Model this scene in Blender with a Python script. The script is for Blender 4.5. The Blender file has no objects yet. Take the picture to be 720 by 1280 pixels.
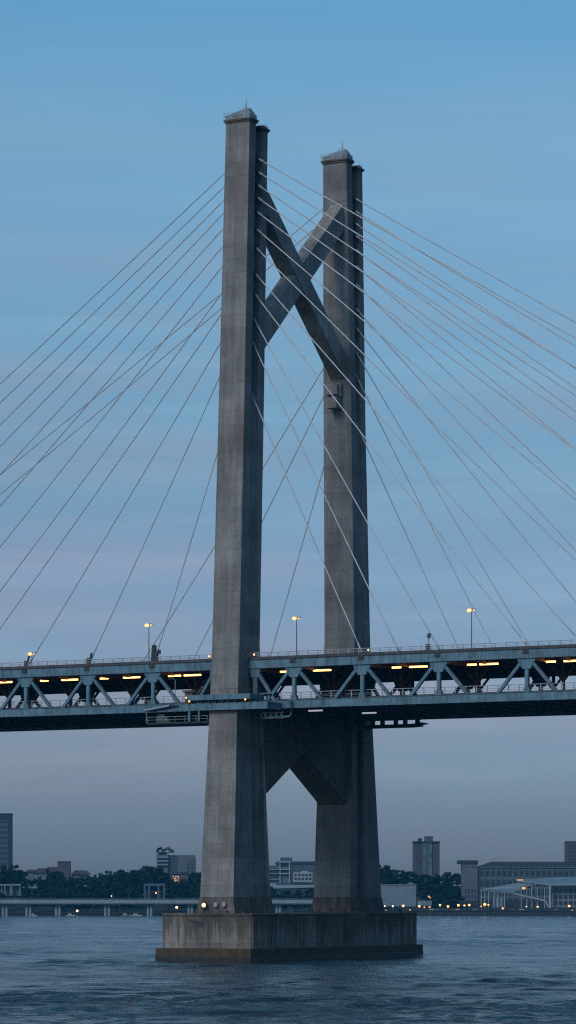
import bpy, bmesh, math, random
import numpy as np
from mathutils import Vector, Matrix, noise as mnoise

R = math.radians
random.seed(7)
sc = bpy.context.scene
COL = sc.collection

# ------------------------------------------------------------------ helpers
F, HOR, HC = 4100.0, 1126.0, 12.5          # focal length and horizon row in photo pixels, camera height in m
TH = R(28.3)
CT, ST = math.cos(TH), math.sin(TH)
OX, OY = 2.07, 707.4                       # centre of the pylon


def world(u, v, z):
    return Vector((OX + u * CT + v * ST, OY - u * ST + v * CT, z))


class MB:
    """collects faces in absolute coordinates; build() links them as one mesh"""
    def __init__(s):
        s.v, s.f = [], []

    def add(s, verts, faces):
        n = len(s.v)
        s.v += [tuple(p) for p in verts]
        s.f += [tuple(i + n for i in f) for f in faces]
        return s

    def box(s, a, b):
        x0, y0, z0 = a
        x1, y1, z1 = b
        return s.add([(x0, y0, z0), (x1, y0, z0), (x1, y1, z0), (x0, y1, z0), (x0, y0, z1), (x1, y0, z1), (x1, y1, z1), (x0, y1, z1)],
                     [(3, 2, 1, 0), (4, 5, 6, 7), (0, 1, 5, 4), (1, 2, 6, 5), (2, 3, 7, 6), (3, 0, 4, 7)])

    def loft(s, rings, cap=True):
        n = len(rings[0])
        vs = [p for r in rings for p in r]
        fs = []
        for i in range(len(rings) - 1):
            for j in range(n):
                k = (j + 1) % n
                fs.append((i * n + j, i * n + k, (i + 1) * n + k, (i + 1) * n + j))
        if cap:
            fs.append(tuple(range(n - 1, -1, -1)))
            fs.append(tuple((len(rings) - 1) * n + j for j in range(n)))
        return s.add(vs, fs)

    def bar(s, p, q, w, h, up=(0, 0, 1)):
        p, q = Vector(p), Vector(q)
        d = (q - p).normalized()
        side = d.cross(Vector(up))
        if side.length < 1e-4:
            side = d.cross(Vector((0, 1, 0)))
        side.normalize()
        upv = side.cross(d).normalized()
        rings = []
        for c in (p, q):
            rings.append([c - side * w / 2 - upv * h / 2, c + side * w / 2 - upv * h / 2, c + side * w / 2 + upv * h / 2, c - side * w / 2 + upv * h / 2])
        return s.loft(rings)

    def tube(s, pts, rad, n=8, cap=True):
        pts = [Vector(p) for p in pts]
        rad = rad if isinstance(rad, (list, tuple)) else [rad] * len(pts)
        rings = []
        for i, p in enumerate(pts):
            d = (pts[min(i + 1, len(pts) - 1)] - pts[max(i - 1, 0)]).normalized()
            a = d.cross(Vector((0, 0, 1)))
            if a.length < 1e-3:
                a = Vector((1, 0, 0))
            a.normalize()
            b = d.cross(a).normalized()
            rings.append([p + (a * math.cos(t) + b * math.sin(t)) * rad[i] for t in [2 * math.pi * k / n for k in range(n)]])
        return s.loft(rings, cap)

    def prism(s, poly, axis, a, b):
        """extrude a 2-D polygon along axis ('u','v','z') from a to b"""
        def P(t, q):
            return (t, q[0], q[1]) if axis == 'u' else (q[0], t, q[1]) if axis == 'v' else (q[0], q[1], t)
        return s.loft([[P(a, q) for q in poly], [P(b, q) for q in poly]])

    def ball(s, c, r, n=8, m=5, sz=1.0):
        rings = []
        for i in range(1, m):
            t = math.pi * i / m
            rings.append([(c[0] + r * math.sin(t) * math.cos(2 * math.pi * k / n), c[1] + r * math.sin(t) * math.sin(2 * math.pi * k / n), c[2] - r * sz * math.cos(t)) for k in range(n)])
        return s.loft(rings)

    def mesh(s, name, mat, base=(0, 0, 0), smooth=False):
        me = bpy.data.meshes.new(name)
        b = base
        me.from_pydata([(x - b[0], y - b[1], z - b[2]) for x, y, z in s.v], [], s.f)
        bm = bmesh.new()
        bm.from_mesh(me)
        bmesh.ops.recalc_face_normals(bm, faces=bm.faces)
        bm.to_mesh(me)
        bm.free()
        if smooth:
            for p in me.polygons:
                p.use_smooth = True
        me.materials.append(mat)
        return me

    def build(s, name, mat, parent=None, smooth=False, label=None, bevel=0):
        base = BASE[parent.name] if parent is not None else (0, 0, 0)
        o = bpy.data.objects.new(name, s.mesh(name, mat, base, smooth))
        COL.objects.link(o)
        if parent is not None:
            o.parent = parent
            BASE[o.name] = base
        if label:
            o['label'] = label
        if bevel:
            m = o.modifiers.new('edge', 'BEVEL')
            m.width = bevel
            m.segments = 2
            m.limit_method = 'ANGLE'
        return o

    def build_top(s, name, mat, base, label, cat, group=None, bridge=False, smooth=False):
        """a thing that is one mesh (it may still get children)"""
        o = bpy.data.objects.new(name, s.mesh(name, mat, base, smooth))
        COL.objects.link(o)
        place(o, base, bridge)
        tag(o, label, cat, group)
        return o


BASE = {}


def place(o, base, bridge):
    if bridge:
        o.location = world(*base)
        o.rotation_euler = (0, 0, -TH)
    else:
        o.location = base
    BASE[o.name] = tuple(base)


def tag(o, label=None, cat=None, group=None, kind=None):
    if label:
        o['label'] = label
    if cat:
        o['category'] = cat
    if group:
        o['group'] = group
    if kind:
        o['kind'] = kind
    return o


def thing(name, base, label, cat, group=None, bridge=False):
    o = bpy.data.objects.new(name, None)
    o.empty_display_size = 0.5
    COL.objects.link(o)
    place(o, base, bridge)
    return tag(o, label, cat, group)


def bthing(name, base, label, cat, group=None):
    return thing(name, base, label, cat, group, True)


def kids(o):
    return [c for c in bpy.data.objects if c.parent == o]


CHILD = {}


def copy_part(o, parent, dx=(0, 0, 0)):
    c = o.copy()
    COL.objects.link(c)
    c.parent = parent
    c.location = Vector(o.location) + Vector(dx)
    return c


def copy_tree(root, loc, rz=0.0, scale=None, label=None, group=None):
    if root.name not in CHILD:
        CHILD[root.name] = [(ch, kids(ch)) for ch in kids(root)]
    r = root.copy()
    COL.objects.link(r)
    r.location = loc
    r.rotation_euler = (0, 0, rz)
    if scale:
        r.scale = scale
    if label:
        r['label'] = label
    if group:
        r['group'] = group
    for ch, gs in CHILD[root.name]:
        c = ch.copy()
        COL.objects.link(c)
        c.parent = r
        for g in gs:
            d = g.copy()
            COL.objects.link(d)
            d.parent = c
    return r


def ordinal(i):
    return ['first', 'second', 'third', 'fourth', 'fifth', 'sixth', 'seventh', 'eighth', 'ninth', 'tenth', 'eleventh', 'twelfth', 'thirteenth', 'fourteenth', 'fifteenth', 'sixteenth', 'seventeenth', 'eighteenth', 'nineteenth', 'twentieth'][i]


# ------------------------------------------------------------------ materials
def new_mat(name):
    m = bpy.data.materials.new(name)
    m.use_nodes = True
    nt = m.node_tree
    return m, nt, nt.nodes, nt.links, nt.nodes['Principled BSDF']


def N(nt, typ, **kw):
    n = nt.nodes.new(typ)
    for k, v in kw.items():
        if k in n.inputs.keys() if isinstance(k, str) else False:
            n.inputs[k].default_value = v
        else:
            setattr(n, k, v)
    return n


def noise_tex(nt, vec, scale, detail=4, rough=0.55):
    n = nt.nodes.new('ShaderNodeTexNoise')
    n.inputs['Scale'].default_value = scale
    n.inputs['Detail'].default_value = detail
    n.inputs['Roughness'].default_value = rough
    nt.links.new(vec, n.inputs['Vector'])
    return n.outputs['Fac']


def mapping(nt, vec, sc_=(1, 1, 1), loc=(0, 0, 0)):
    n = nt.nodes.new('ShaderNodeMapping')
    n.inputs['Scale'].default_value = sc_
    n.inputs['Location'].default_value = loc
    nt.links.new(vec, n.inputs['Vector'])
    return n.outputs['Vector']


def ramp(nt, fac, stops):
    n = nt.nodes.new('ShaderNodeValToRGB')
    el = n.color_ramp.elements
    while len(el) < len(stops):
        el.new(0.5)
    for e, (p, c) in zip(el, stops):
        e.position = p
        e.color = c if len(c) == 4 else (*c, 1)
    nt.links.new(fac, n.inputs['Fac'])
    return n.outputs['Color']


def g(v):
    return (v, v, v, 1)


def mix(nt, a, b, fac=1.0, mode='MULTIPLY'):
    n = nt.nodes.new('ShaderNodeMix')
    n.data_type = 'RGBA'
    n.blend_type = mode
    for sock, val in ((n.inputs[6], a), (n.inputs[7], b)):
        if hasattr(val, 'links'):
            nt.links.new(val, sock)
        else:
            sock.default_value = val if len(val) == 4 else (*val, 1)
    if hasattr(fac, 'links'):
        nt.links.new(fac, n.inputs[0])
    else:
        n.inputs[0].default_value = fac
    return n.outputs[2]


def mathn(nt, op, a, b=0.0, c=0.0):
    n = nt.nodes.new('ShaderNodeMath')
    n.operation = op
    for i, val in enumerate((a, b, c)):
        if hasattr(val, 'links'):
            nt.links.new(val, n.inputs[i])
        else:
            n.inputs[i].default_value = val
    return n.outputs[0]


def concrete(name, col, lift=4.2, panel=2.1, streak=0.5, rust=0.0, blotch=0.35, dark=(0.4, 0.37, 0.34), bump=0.4, drip=None):
    m, nt, nodes, links, bs = new_mat(name)
    co = nodes.new('ShaderNodeTexCoord').outputs['Object']
    sep = nodes.new('ShaderNodeSeparateXYZ')
    links.new(co, sep.inputs[0])
    base = ramp(nt, noise_tex(nt, co, 0.11, 5), [(0.3, tuple(c * (1 - blotch) for c in col)), (0.72, tuple(min(1, c * (1 + blotch)) for c in col))])
    fine = ramp(nt, noise_tex(nt, co, 1.4, 6, 0.7), [(0.3, g(0.8)), (0.7, g(1.12))])
    c = mix(nt, base, fine)
    # rain streaks running down the faces
    st = noise_tex(nt, mapping(nt, co, (0.9, 0.9, 0.035)), 1.0, 6, 0.65)
    c = mix(nt, c, ramp(nt, st, [(0.42, (*dark, 1)), (0.60, g(1.0))]), streak)
    st2 = noise_tex(nt, mapping(nt, co, (2.6, 2.6, 0.09), (7, 3, 1)), 1.0, 4, 0.6)
    c = mix(nt, c, ramp(nt, st2, [(0.35, g(0.72)), (0.55, g(1.0)), (0.75, g(1.14))]), streak)
    # pour lifts: every lift slightly another grey, thin dark joint
    li = mathn(nt, 'DIVIDE', sep.outputs['Z'], lift)
    wn = nodes.new('ShaderNodeTexWhiteNoise')
    wn.noise_dimensions = '1D'
    links.new(mathn(nt, 'FLOOR', li), wn.inputs['W'])
    c = mix(nt, c, ramp(nt, wn.outputs['Value'], [(0, g(0.86)), (1, g(1.1))]), 0.8)
    # board panels: each a little different
    px_ = mathn(nt, 'FLOOR', mathn(nt, 'DIVIDE', sep.outputs['X'], panel))
    py_ = mathn(nt, 'FLOOR', mathn(nt, 'DIVIDE', sep.outputs['Y'], panel))
    w2 = nodes.new('ShaderNodeTexWhiteNoise')
    w2.noise_dimensions = '3D'
    cb = nodes.new('ShaderNodeCombineXYZ')
    links.new(px_, cb.inputs[0])
    links.new(py_, cb.inputs[1])
    links.new(mathn(nt, 'FLOOR', li), cb.inputs[2])
    links.new(cb.outputs[0], w2.inputs['Vector'])
    c = mix(nt, c, ramp(nt, w2.outputs['Value'], [(0, g(0.88)), (1, g(1.08))]), 0.7)
    def joint(val, wid, amt):
        d = mathn(nt, 'ABSOLUTE', mathn(nt, 'SUBTRACT', mathn(nt, 'FRACT', val), 0.5))
        return ramp(nt, d, [(0.5 - wid, g(1.0)), (0.5 - wid * 0.4, g(amt))])
    c = mix(nt, c, joint(mathn(nt, 'ADD', li, mathn(nt, 'MULTIPLY', noise_tex(nt, co, .5, 2), .03)), 0.05, 0.70), ramp(nt, noise_tex(nt, co, .25, 3), [(.35, g(.15)), (.65, g(.7))]))
    c = mix(nt, c, joint(mathn(nt, 'DIVIDE', sep.outputs['X'], panel), 0.05, 0.75), 0.45)
    c = mix(nt, c, joint(mathn(nt, 'DIVIDE', sep.outputs['Y'], panel), 0.05, 0.75), 0.45)
    if rust:
        rn = noise_tex(nt, mapping(nt, co, (0.16, 0.16, 0.02), (11, 5, 2)), 1.0, 5, 0.6)
        c = mix(nt, c, (0.13, 0.06, 0.03, 1), mathn(nt, 'MULTIPLY', ramp(nt, rn, [(0.56, g(0)), (0.7, g(1))]), rust), 'MIX')
    if drip:
        # dirty runs hanging from the top edge, each of its own length
        top, length = drip
        ln = noise_tex(nt, mapping(nt, co, (.55, .55, .0)), 1.0, 5, .75)
        ln = mathn(nt, 'MULTIPLY', mathn(nt, 'POWER', mathn(nt, 'MAXIMUM', mathn(nt, 'SUBTRACT', ln, .30), 0), 1.5), length * 5)
        below = mathn(nt, 'SUBTRACT', top, sep.outputs['Z'])
        edge = mathn(nt, 'ADD', mathn(nt, 'SUBTRACT', ln, below), mathn(nt, 'MULTIPLY', noise_tex(nt, co, 1.6, 4), 1.2))
        c = mix(nt, c, (0.40, 0.37, 0.345, 1), ramp(nt, mathn(nt, 'MULTIPLY', edge, .40), [(0.2, g(0)), (.75, g(.8))]), 'MULTIPLY')
    links.new(c, bs.inputs['Base Color'])
    bs.inputs['Roughness'].default_value = 0.9
    bp = nodes.new('ShaderNodeBump')
    bp.inputs['Strength'].default_value = bump
    bp.inputs['Distance'].default_value = 0.08
    links.new(noise_tex(nt, co, 2.2, 6, 0.7), bp.inputs['Height'])
    links.new(bp.outputs[0], bs.inputs['Normal'])
    return m


def painted(name, col, rough=0.5, metal=0.0, var=0.25, scale=0.6, dirt=0.35):
    m, nt, nodes, links, bs = new_mat(name)
    co = nodes.new('ShaderNodeTexCoord').outputs['Object']
    c = ramp(nt, noise_tex(nt, co, scale, 5, 0.6), [(0.3, tuple(x * (1 - var) for x in col)), (0.7, tuple(min(1, x * (1 + var)) for x in col))])
    d = noise_tex(nt, mapping(nt, co, (1.2, 1.2, 0.25)), 1.0, 5, 0.65)
    c = mix(nt, c, ramp(nt, d, [(0.38, (0.45, 0.4, 0.36, 1)), (0.55, g(1.0))]), dirt)
    links.new(c, bs.inputs['Base Color'])
    bs.inputs['Roughness'].default_value = rough
    bs.inputs['Metallic'].default_value = metal
    return m


def emit(name, col, strength):
    m, nt, nodes, links, bs = new_mat(name)
    bs.inputs['Base Color'].default_value = (*col, 1)
    bs.inputs['Base Color'].default_value = (.3, .3, .3, 1)
    bs.inputs['Emission Color'].default_value = (*col, 1)
    bs.inputs['Emission Strength'].default_value = strength
    return m


M = dict(
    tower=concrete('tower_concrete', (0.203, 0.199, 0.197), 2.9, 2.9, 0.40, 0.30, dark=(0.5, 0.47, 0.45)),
    brace=concrete('brace_concrete', (0.285, 0.265, 0.25), 5.0, 2.6, 0.45),
    footing=concrete('footing_concrete', (0.215, 0.195, 0.18), 3.4, 3.4, 0.5, 0.7, 0.5, (0.34, 0.3, 0.26), drip=(12.9, 9.5)),
    portal=concrete('shade_dark_portal_concrete', (0.16, 0.146, 0.138), 2.9, 2.9, .45, .2),  # darker base colour holds the shade under the deck
    weed=painted('dark_weed', (0.014, 0.013, 0.010), .6, 0, .6, .8, .4),
    plinth=concrete('plinth_concrete', (0.12, 0.105, 0.10), 4.0, 2.4, 0.8, 0.5, 0.35, (0.4, 0.36, 0.32)),
    fender=painted('tide_stained_ledge', (0.052, 0.034, 0.016), 0.8, 0, 0.5, 0.5, 0.7),
    steel=painted('blue_grey_steel', (0.080, 0.165, 0.228), 0.5, 0.0, 0.28, 0.35, 0.7),
    steel2=painted('dark_girder_steel', (0.075, 0.085, 0.10), 0.6, 0.0, 0.3, 0.3, 0.6),
    rust=painted('rusty_equipment', (0.09, 0.06, 0.045), 0.8, 0.0, 0.6, 1.2, 0.6),
    beam=painted('glow_brown_floor_steel', (0.16, 0.125, 0.10), .6, 0, .4, .4, .6),  # brown puts the strip lights' warm glow into the steel colour
    asphalt=painted('deck_asphalt', (0.06, 0.06, 0.065), 0.9, 0, 0.3, 0.4, 0.4),
    rail=painted('galvanised_rail', (0.30, 0.34, 0.38), 0.5, 0.3, 0.2, 1.0, 0.3),
    cable=painted('cable_sheath', (0.43, 0.46, 0.49), 0.45, 0.0, 0.15, 0.2, 0.25),
    dark=painted('dark_socket', (0.03, 0.035, 0.04), 0.6, 0.2, 0.3, 1.0, 0.3),
    pole=painted('lamp_pole', (0.13, 0.14, 0.15), 0.5, 0.4, 0.2, 1.0, 0.3),
    white=painted('pale_paint', (0.62, 0.64, 0.66), 0.6, 0.0, 0.12, 0.4, 0.3),
    lead=painted('cap_sheeting', (0.20, 0.23, 0.26), 0.5, 0.3, 0.3, 0.7, 0.5),
    tube=emit('deck_tube_glow', (1.0, 0.42, 0.12), 4.2),
    lamp=emit('lamp_glow', (1.0, 0.31, 0.06), 3.2),
    flood=emit('flood_glow', (1.0, 0.5, 0.2), 2.6),
    pale_glow=emit('pale_glow', (.72, .68, .8), .45),
    red=emit('red_beacon_glow', (1.0, 0.25, 0.10), 4.0),
)


# ------------------------------------------------------------------ pylon
def leg_rings(stations):
    out = []
    for z, w, v0, v1, d, ta, tb in stations:
        h = w / 2
        L = v1 - v0
        va, vb = v0 + ta * L, v0 + tb * L
        out.append([(-h, v0, z), (h, v0, z), (h, va, z), (h - d, va + 0.05, z), (h - d, vb - 0.05, z), (h, vb, z), (h, v1, z), (-h, v1, z),
                    (-h, vb, z), (-h + d, vb - 0.05, z), (-h + d, va + 0.05, z), (-h, va, z)])
    return out


# z, width, front, back, slot depth, slot start, slot end
FRONT = [(13.2, 7.95, -35.4, -19.4, 0.9, .54, .985), (51.5, 6.60, -32.7, -21.7, 0.8, .50, .985), (66, 6.50, -31.6, -22.8, 0.25, .40, .97), (117.5, 6.10, -29.1, -20.6, 0.25, .36, .72),
         (119.5, 6.08, -29.0, -20.5, 1.9, .36, .72), (175.2, 5.66, -26.5, -18.5, 1.9, .355, .715)]
BACK = [(13.2, 9.0, 15.9, 31.3, 1.3, .20, .46), (52, 8.3, 17.9, 27.6, 1.2, .24, .5), (70, 7.5, 19.6, 27.3, 0.22, .34, .7), (117.5, 6.95, 18.6, 25.6, 0.22, .36, .72),
        (119.5, 6.93, 18.55, 25.55, 1.9, .36, .72), (175.4, 5.85, 17.3, 25.0, 1.9, .355, .715)]


def at_z(st, z, i):
    for a, b in zip(st, st[1:]):
        if a[0] <= z <= b[0]:
            t = (z - a[0]) / (b[0] - a[0])
            return a[i] + t * (b[i] - a[i])
    return st[-1][i]


pylon = bthing('bridge_pylon', (0, 0, 9.9), 'weathered grey concrete twin-legged pylon with crossed braces standing on the river footing', 'pylon')
for st, lab in ((FRONT, 'broad nearer leg of the pylon'), (BACK, 'farther leg of the pylon, browner on its lower face')):
    leg = MB().loft(leg_rings(st)).build('leg', M['tower'], pylon, label=lab, bevel=0.12)
    zt = st[-1][0]
    w, v0, v1 = st[-1][1], st[-1][2], st[-1][3]
    h = w / 2
    L = v1 - v0
    va, vb = v0 + .355 * L, v0 + .715 * L
    # capping slabs
    cp = MB()
    cp.box((-h - .38, v0 - .38, zt - .02), (h + .38, va + .5, zt + .42))
    cp.box((-h - .18, v0 - .18, zt - .4), (h + .18, va + .25, zt - .0195))
    cp.box((-h - .36, vb - 1.35, zt - .9), (h + .36, v1 + .4, zt - .5))
    cp.box((-h - .15, vb - 1.0, zt - 1.2), (h + .15, v1 + .18, zt - .9005))
    cp.build('leg_cap', M['plinth'], leg, bevel=.06)
    pb = MB()
    pb.box((-h - .1, v0 - .1, zt + .422), (h + .05, va + .2, zt + 1.35))
    # hipped sheet roof, its ridge near the inner edge
    a = [(-h + .1, v0 + .1, zt + 1.355), (h - .05, v0 + .1, zt + 1.355), (h - .05, va + .1, zt + 1.355), (-h + .1, va + .1, zt + 1.355)]
    pb.add(a + [(1.55, v0 + 1.2, zt + 2.75), (2.1, va - .9, zt + 2.75)], [(0, 1, 4), (1, 2, 5, 4), (2, 3, 5), (3, 0, 4, 5), (3, 2, 1, 0)])
    pb.build('roof_hood', M['lead'], leg)
    MB().tube([(1.2, v0 + 1.5, zt + 2.4), (1.2, v0 + 1.5, zt + 3.6), (1.2, v0 + 1.5, zt + 4.7)], [.16, .12, .04], 8).tube([(-.7, v0 + .8, zt + 1.7), (1.1, v0 + 1.45, zt + 3.3)], .05, 5).tube([(.9, va - .7, zt + 2.0), (1.2, v0 + 1.5, zt + 3.2)], .05, 5).build('lightning_rod', M['rail'], leg)
    rl = MB()
    for k in range(7):
        x = -h - .3 + (w + .6) * k / 6
        rl.tube([(x, v0 - .4, zt + .55), (x, v0 - .4, zt + 1.75)], .035, 5)
    for hh in (1.15, 1.75):
        rl.tube([(-h - .3, v0 - .4, zt + hh), (h + .3, v0 - .4, zt + hh)], .035, 5)
        rl.tube([(-h - .3, v0 - .4, zt + hh), (-h - .3, va + .4, zt + hh)], .035, 5)
    rl.build('railing', M['rail'], leg)
    an = MB()
    for q in ((.5, vb - .4, 1.3), (1.5, vb + .5, 1.9), (h, v1 - .3, 1.0), (h + .1, vb + .8, 1.2)):
        an.tube([(q[0], q[1], zt - .5), (q[0], q[1], zt - .5 + q[2])], .07, 6)
    an.tube([(.5, vb - .4, zt - .3), (1.5, vb + .5, zt - .3), (h + .1, vb + .8, zt - .3), (h, v1 - .3, zt - .3)], .05, 5)
    an.build('aerial', M['rail'], leg)
    MB().box((h - 1.2, v1 - 1.3, zt - .46), (h - .2, v1 - .5, zt + .15)).build('equipment_box', M['rail'], leg)
    # hollow dark mouths in the slot wall where the stays leave
BR1 = dict(v=(-19.8, 19.2), top=(163.9, 132.2), bot=(158.4, 126.7))
BR2 = dict(v=(-20.3, 17.9), top=(133.4, 166.2), bot=(127.2, 160.2))
for b, lab in ((BR1, 'brace sloping down from the nearer leg to the farther leg'), (BR2, 'brace sloping up from the nearer leg to the farther leg')):
    v0, v1 = b['v']
    u0, u1 = (-1.45, 2.35) if b is BR1 else (-1.2, 2.15)
    poly = [(v0, b['bot'][0]), (v1, b['bot'][1]), (v1, b['top'][1]), (v0, b['top'][0])]
    MB().prism(poly, 'u', u0, u1).build('brace', M['brace'], pylon, label=lab, bevel=.1)
# stepped corbels under the brace ends
MB().box((-2.6, 17.5, 123.6), (1.4, 19.2, 126.6)).box((-1.9, 16.5, 124.0), (1.0, 19.2, 126.2)).box((-1.3, 15.9, 120.9), (1.15, 19.2, 123.3)).build('corbel', M['brace'], pylon, bevel=.06)
MB().box((-.6, -21.2, 122.6), (2.3, -19.3, 124.6)).box((-.3, -21.2, 121.6), (1.7, -19.7, 122.595)).build('corbel', M['brace'], pylon, bevel=.06)
# portal beam under the deck with its pointed opening
pp = [(-21.5, 52.2), (-21.5, 33.9), (-20.3, 34.6), (-2.6, 44.4), (15.5, 34.5), (18.6, 32.6), (18.6, 52.2)]
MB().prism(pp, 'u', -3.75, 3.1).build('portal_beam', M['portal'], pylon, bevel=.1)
for (w, v0, v1, du) in ((7.95, -35.4, -19.4, .45), (9.0, 15.9, 31.3, .5)):
    h = w / 2
    rings = []
    for z, e in ((9.9, .62), (12.9, .12), (13.3, .10)):
        rings.append([(-h - e, v0 - e, z), (h + e, v0 - e, z), (h + e, v1 + e, z), (-h - e, v1 + e, z)])
    MB().loft(rings).build('plinth', M['plinth'], pylon, bevel=.08)

# footing in the river
foot = bthing('bridge_footing', (0, -1.3, -3), 'massive stained concrete footing of the pylon rising from the river', 'footing')
c = MB()
c.box((-10.4, -39.4, 2.7), (10.4, 36.8, 9.9))
for (a, b) in ((-39.2, -34.2), (-20, -12), (3, 11.5), (30, 36.6)):        # shallow buttress panels on both long sides
    c.box((10.39, a, 2.71), (10.72, b, 9.3))
    c.box((-10.72, a, 2.71), (-10.39, b, 9.3))
c.box((-10.6, -39.6, 9.42), (10.6, 37.0, 9.898))
c.build('footing_block', M['footing'], foot, bevel=.1)
MB().box((-11.2, -41.2, -3), (11.2, 38.8, 2.72)).build('tide_ledge', M['fender'], foot, bevel=.12)
MB().box((-11.26, -41.26, -3.1), (11.26, 38.86, 1.15)).build('tide_band', M['weed'], foot, bevel=.1)
sp = MB()
sp.add([(-4.6, -39.42, 8.75), (-2.0, -39.42, 8.2), (-1.0, -39.42, 8.35), (-.95, -39.42, 7.0), (-1.6, -39.42, 7.2), (-3.2, -39.42, 7.9)], [(0, 1, 2, 3, 4, 5)])
sp2 = MB().prism([(q[0], q[2]) for q in sp.v], 'v', -39.46, -39.3)
sp2.build('spalled_patch', M['dark'], foot)

# lights and clutter on the footing
fl = bthing('flood_lamp', (-2.3, -36.3, 9.9), 'round bright flood lamp on the footing before the nearer leg', 'flood lamp')
MB().tube([(-2.3, -36.6, 9.9), (-2.3, -36.6, 11.0)], .09, 6).box((-2.85, -36.7, 11.0), (-1.75, -36.35, 12.25)).build('housing', M['dark'], fl)
MB().tube([(-2.3, -36.705, 11.62), (-2.3, -36.85, 11.62)], [.44, .40], 14).build('lens', M['flood'], fl)
for k, (u_, z_, n) in enumerate(((-.1, 11.3, 'pale square plate on the plinth beside the flood lamp'), (1.9, 11.4, 'pinkish square plate on the plinth near its corner'))):
    MB().box((u_, -36.5, z_), (u_ + .75, -36.3, z_ + .85)).build_top('notice_plate', M['rail'], (u_, -36.35, z_), n, 'plate', 'plates on the plinth', True)
wl = bthing('work_lamp', (-9.0, -36.5, 9.9), 'small bright work lamp at the upstream corner of the footing', 'lamp')
MB().tube([(-9, -36.5, 9.9), (-9, -36.5, 10.7)], .06, 6).box((-9.3, -36.75, 10.7), (-8.4, -36.3, 10.85)).build('stand', M['rust'], wl)
MB().ball((-8.85, -36.55, 11.15), .28).build('bulb', M['flood'], wl)
for k, (u_, v_, hgt) in enumerate(((10.0, -12.5, .8), (10.0, -9.5, .55), (9.8, -3.2, .9), (10.0, 2.4, .6), (10.0, 9.0, .75), (9.9, 20, .8), (9.9, 30, .7), (-6.9, -38.8, .5), (8.2, -38.8, .6), (4.4, -38.8, .5))):
    MB().tube([(u_, v_, 9.9), (u_, v_, 9.9 + hgt * .7), (u_, v_, 9.9 + hgt)], [.42, .34, .5], 10).build_top('mooring_bollard', M['dark'], (u_, v_, 9.9), 'dark mooring bollard along the top edge of the footing', 'bollard', 'bollards on the footing', True)

# ------------------------------------------------------------------ deck
VN, VF = -27.0, 23.5
U0, U1 = -190.0, 205.0
deck = bthing('bridge_deck', (0, 0, 52), 'blue steel double-deck truss bridge span passing through the pylon', 'bridge deck')
d = MB()
d.prism([(VN - .75, 62.55), (VN - .75, 63.12), (VN - .35, 63.16), (VN - .2, 62.9), (VF + .2, 62.9), (VF + .35, 63.16), (VF + .75, 63.12), (VF + .75, 62.55)], 'u', U0, U1)
d.build('upper_roadway', M['asphalt'], deck)
d = MB()
for v in np.linspace(VN + 3.5, VF - 3.5, 12):
    d.box((U0, v - .18, 61.75), (U1, v + .18, 62.548))
d.build('upper_stringers', M['beam'], deck)
d = MB()
d.prism([(VN + .55, 53.75), (VN + .55, 54.3), (VN + .9, 54.3), (VN + 1.0, 54.1), (VF - 1.0, 54.1), (VF - .9, 54.3), (VF - .55, 54.3), (VF - .55, 53.75)], 'u', U0, U1)
d.build('lower_roadway', M['asphalt'], deck)
d = MB()
for v in np.linspace(VN + 3.5, VF - 3.5, 12):
    d.box((U0, v - .18, 53.05), (U1, v + .18, 53.748))
d.build('lower_stringers', M['steel2'], deck)
for v in (VN, VF):
    MB().box((U0, v - .55, 60.8), (U1, v + .55, 62.548)).box((U0, v - .72, 60.72), (U1, v + .72, 60.8)).build('upper_chord', M['steel'], deck, bevel=.04)
    MB().box((U0, v - .5, 52.35), (U1, v + .5, 53.9)).box((U0, v - .68, 52.27), (U1, v + .68, 52.35)).box((U0, v - .62, 53.9), (U1, v + .62, 53.97)).build('lower_chord', M['steel'], deck, bevel=.04)
nodes_u = [-52, -36.2, -20.1, 13.7, 29.5, 46.8, 66.2]
vis = sorted([-52 - 16 * k for k in range(1, 4)] + nodes_u + [66.2 + 17 * k for k in range(1, 4)])
rest = [-116 - 16 * k for k in range(0, 5)] + [134.2 + 17 * k for k in range(0, 4)]


def post_mb(u, v):
    return MB().box((u - .38, v - .36, 53.97), (u + .38, v + .36, 60.8))


def diag_mb(u, v, s):
    m = MB()
    m.bar((u + s * .75, v, 60.5), (u + s * 6.6, v, 53.7), .62, .72, (0, 1, 0))
    return m


def gus_mb(u, v):
    m = MB()
    m.prism([(u - 2.0, 60.75), (u - 1.9, 60.2), (u - .9, 58.6), (u + .9, 58.6), (u + 1.9, 60.2), (u + 2.0, 60.75)], 'v', v - .46, v + .46)
    m.box((u - .5, v - .62, 60.6), (u + .5, v + .62, 62.6))
    return m


def foot_mb(u, v):
    return MB().prism([(u - .75, 53.96), (u - .6, 54.9), (u + .6, 54.9), (u + .75, 53.96)], 'v', v - .44, v + .44)


def beam_mb(u):
    m = MB()
    m.prism([(VN + .56, 61.0), (VN + 4, 60.55), (VF - 4, 60.55), (VF - .56, 61.0), (VF - .56, 62.2), (VN + .56, 62.2)], 'u', u - .3, u + .3)
    return m


def kbr_mb(u):
    m = MB()
    m.prism([(VN + .51, 52.75), (VF - .51, 52.75), (VF - .51, 53.6), (VN + .51, 53.6)], 'u', u - .3, u + .3)
    return m


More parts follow.
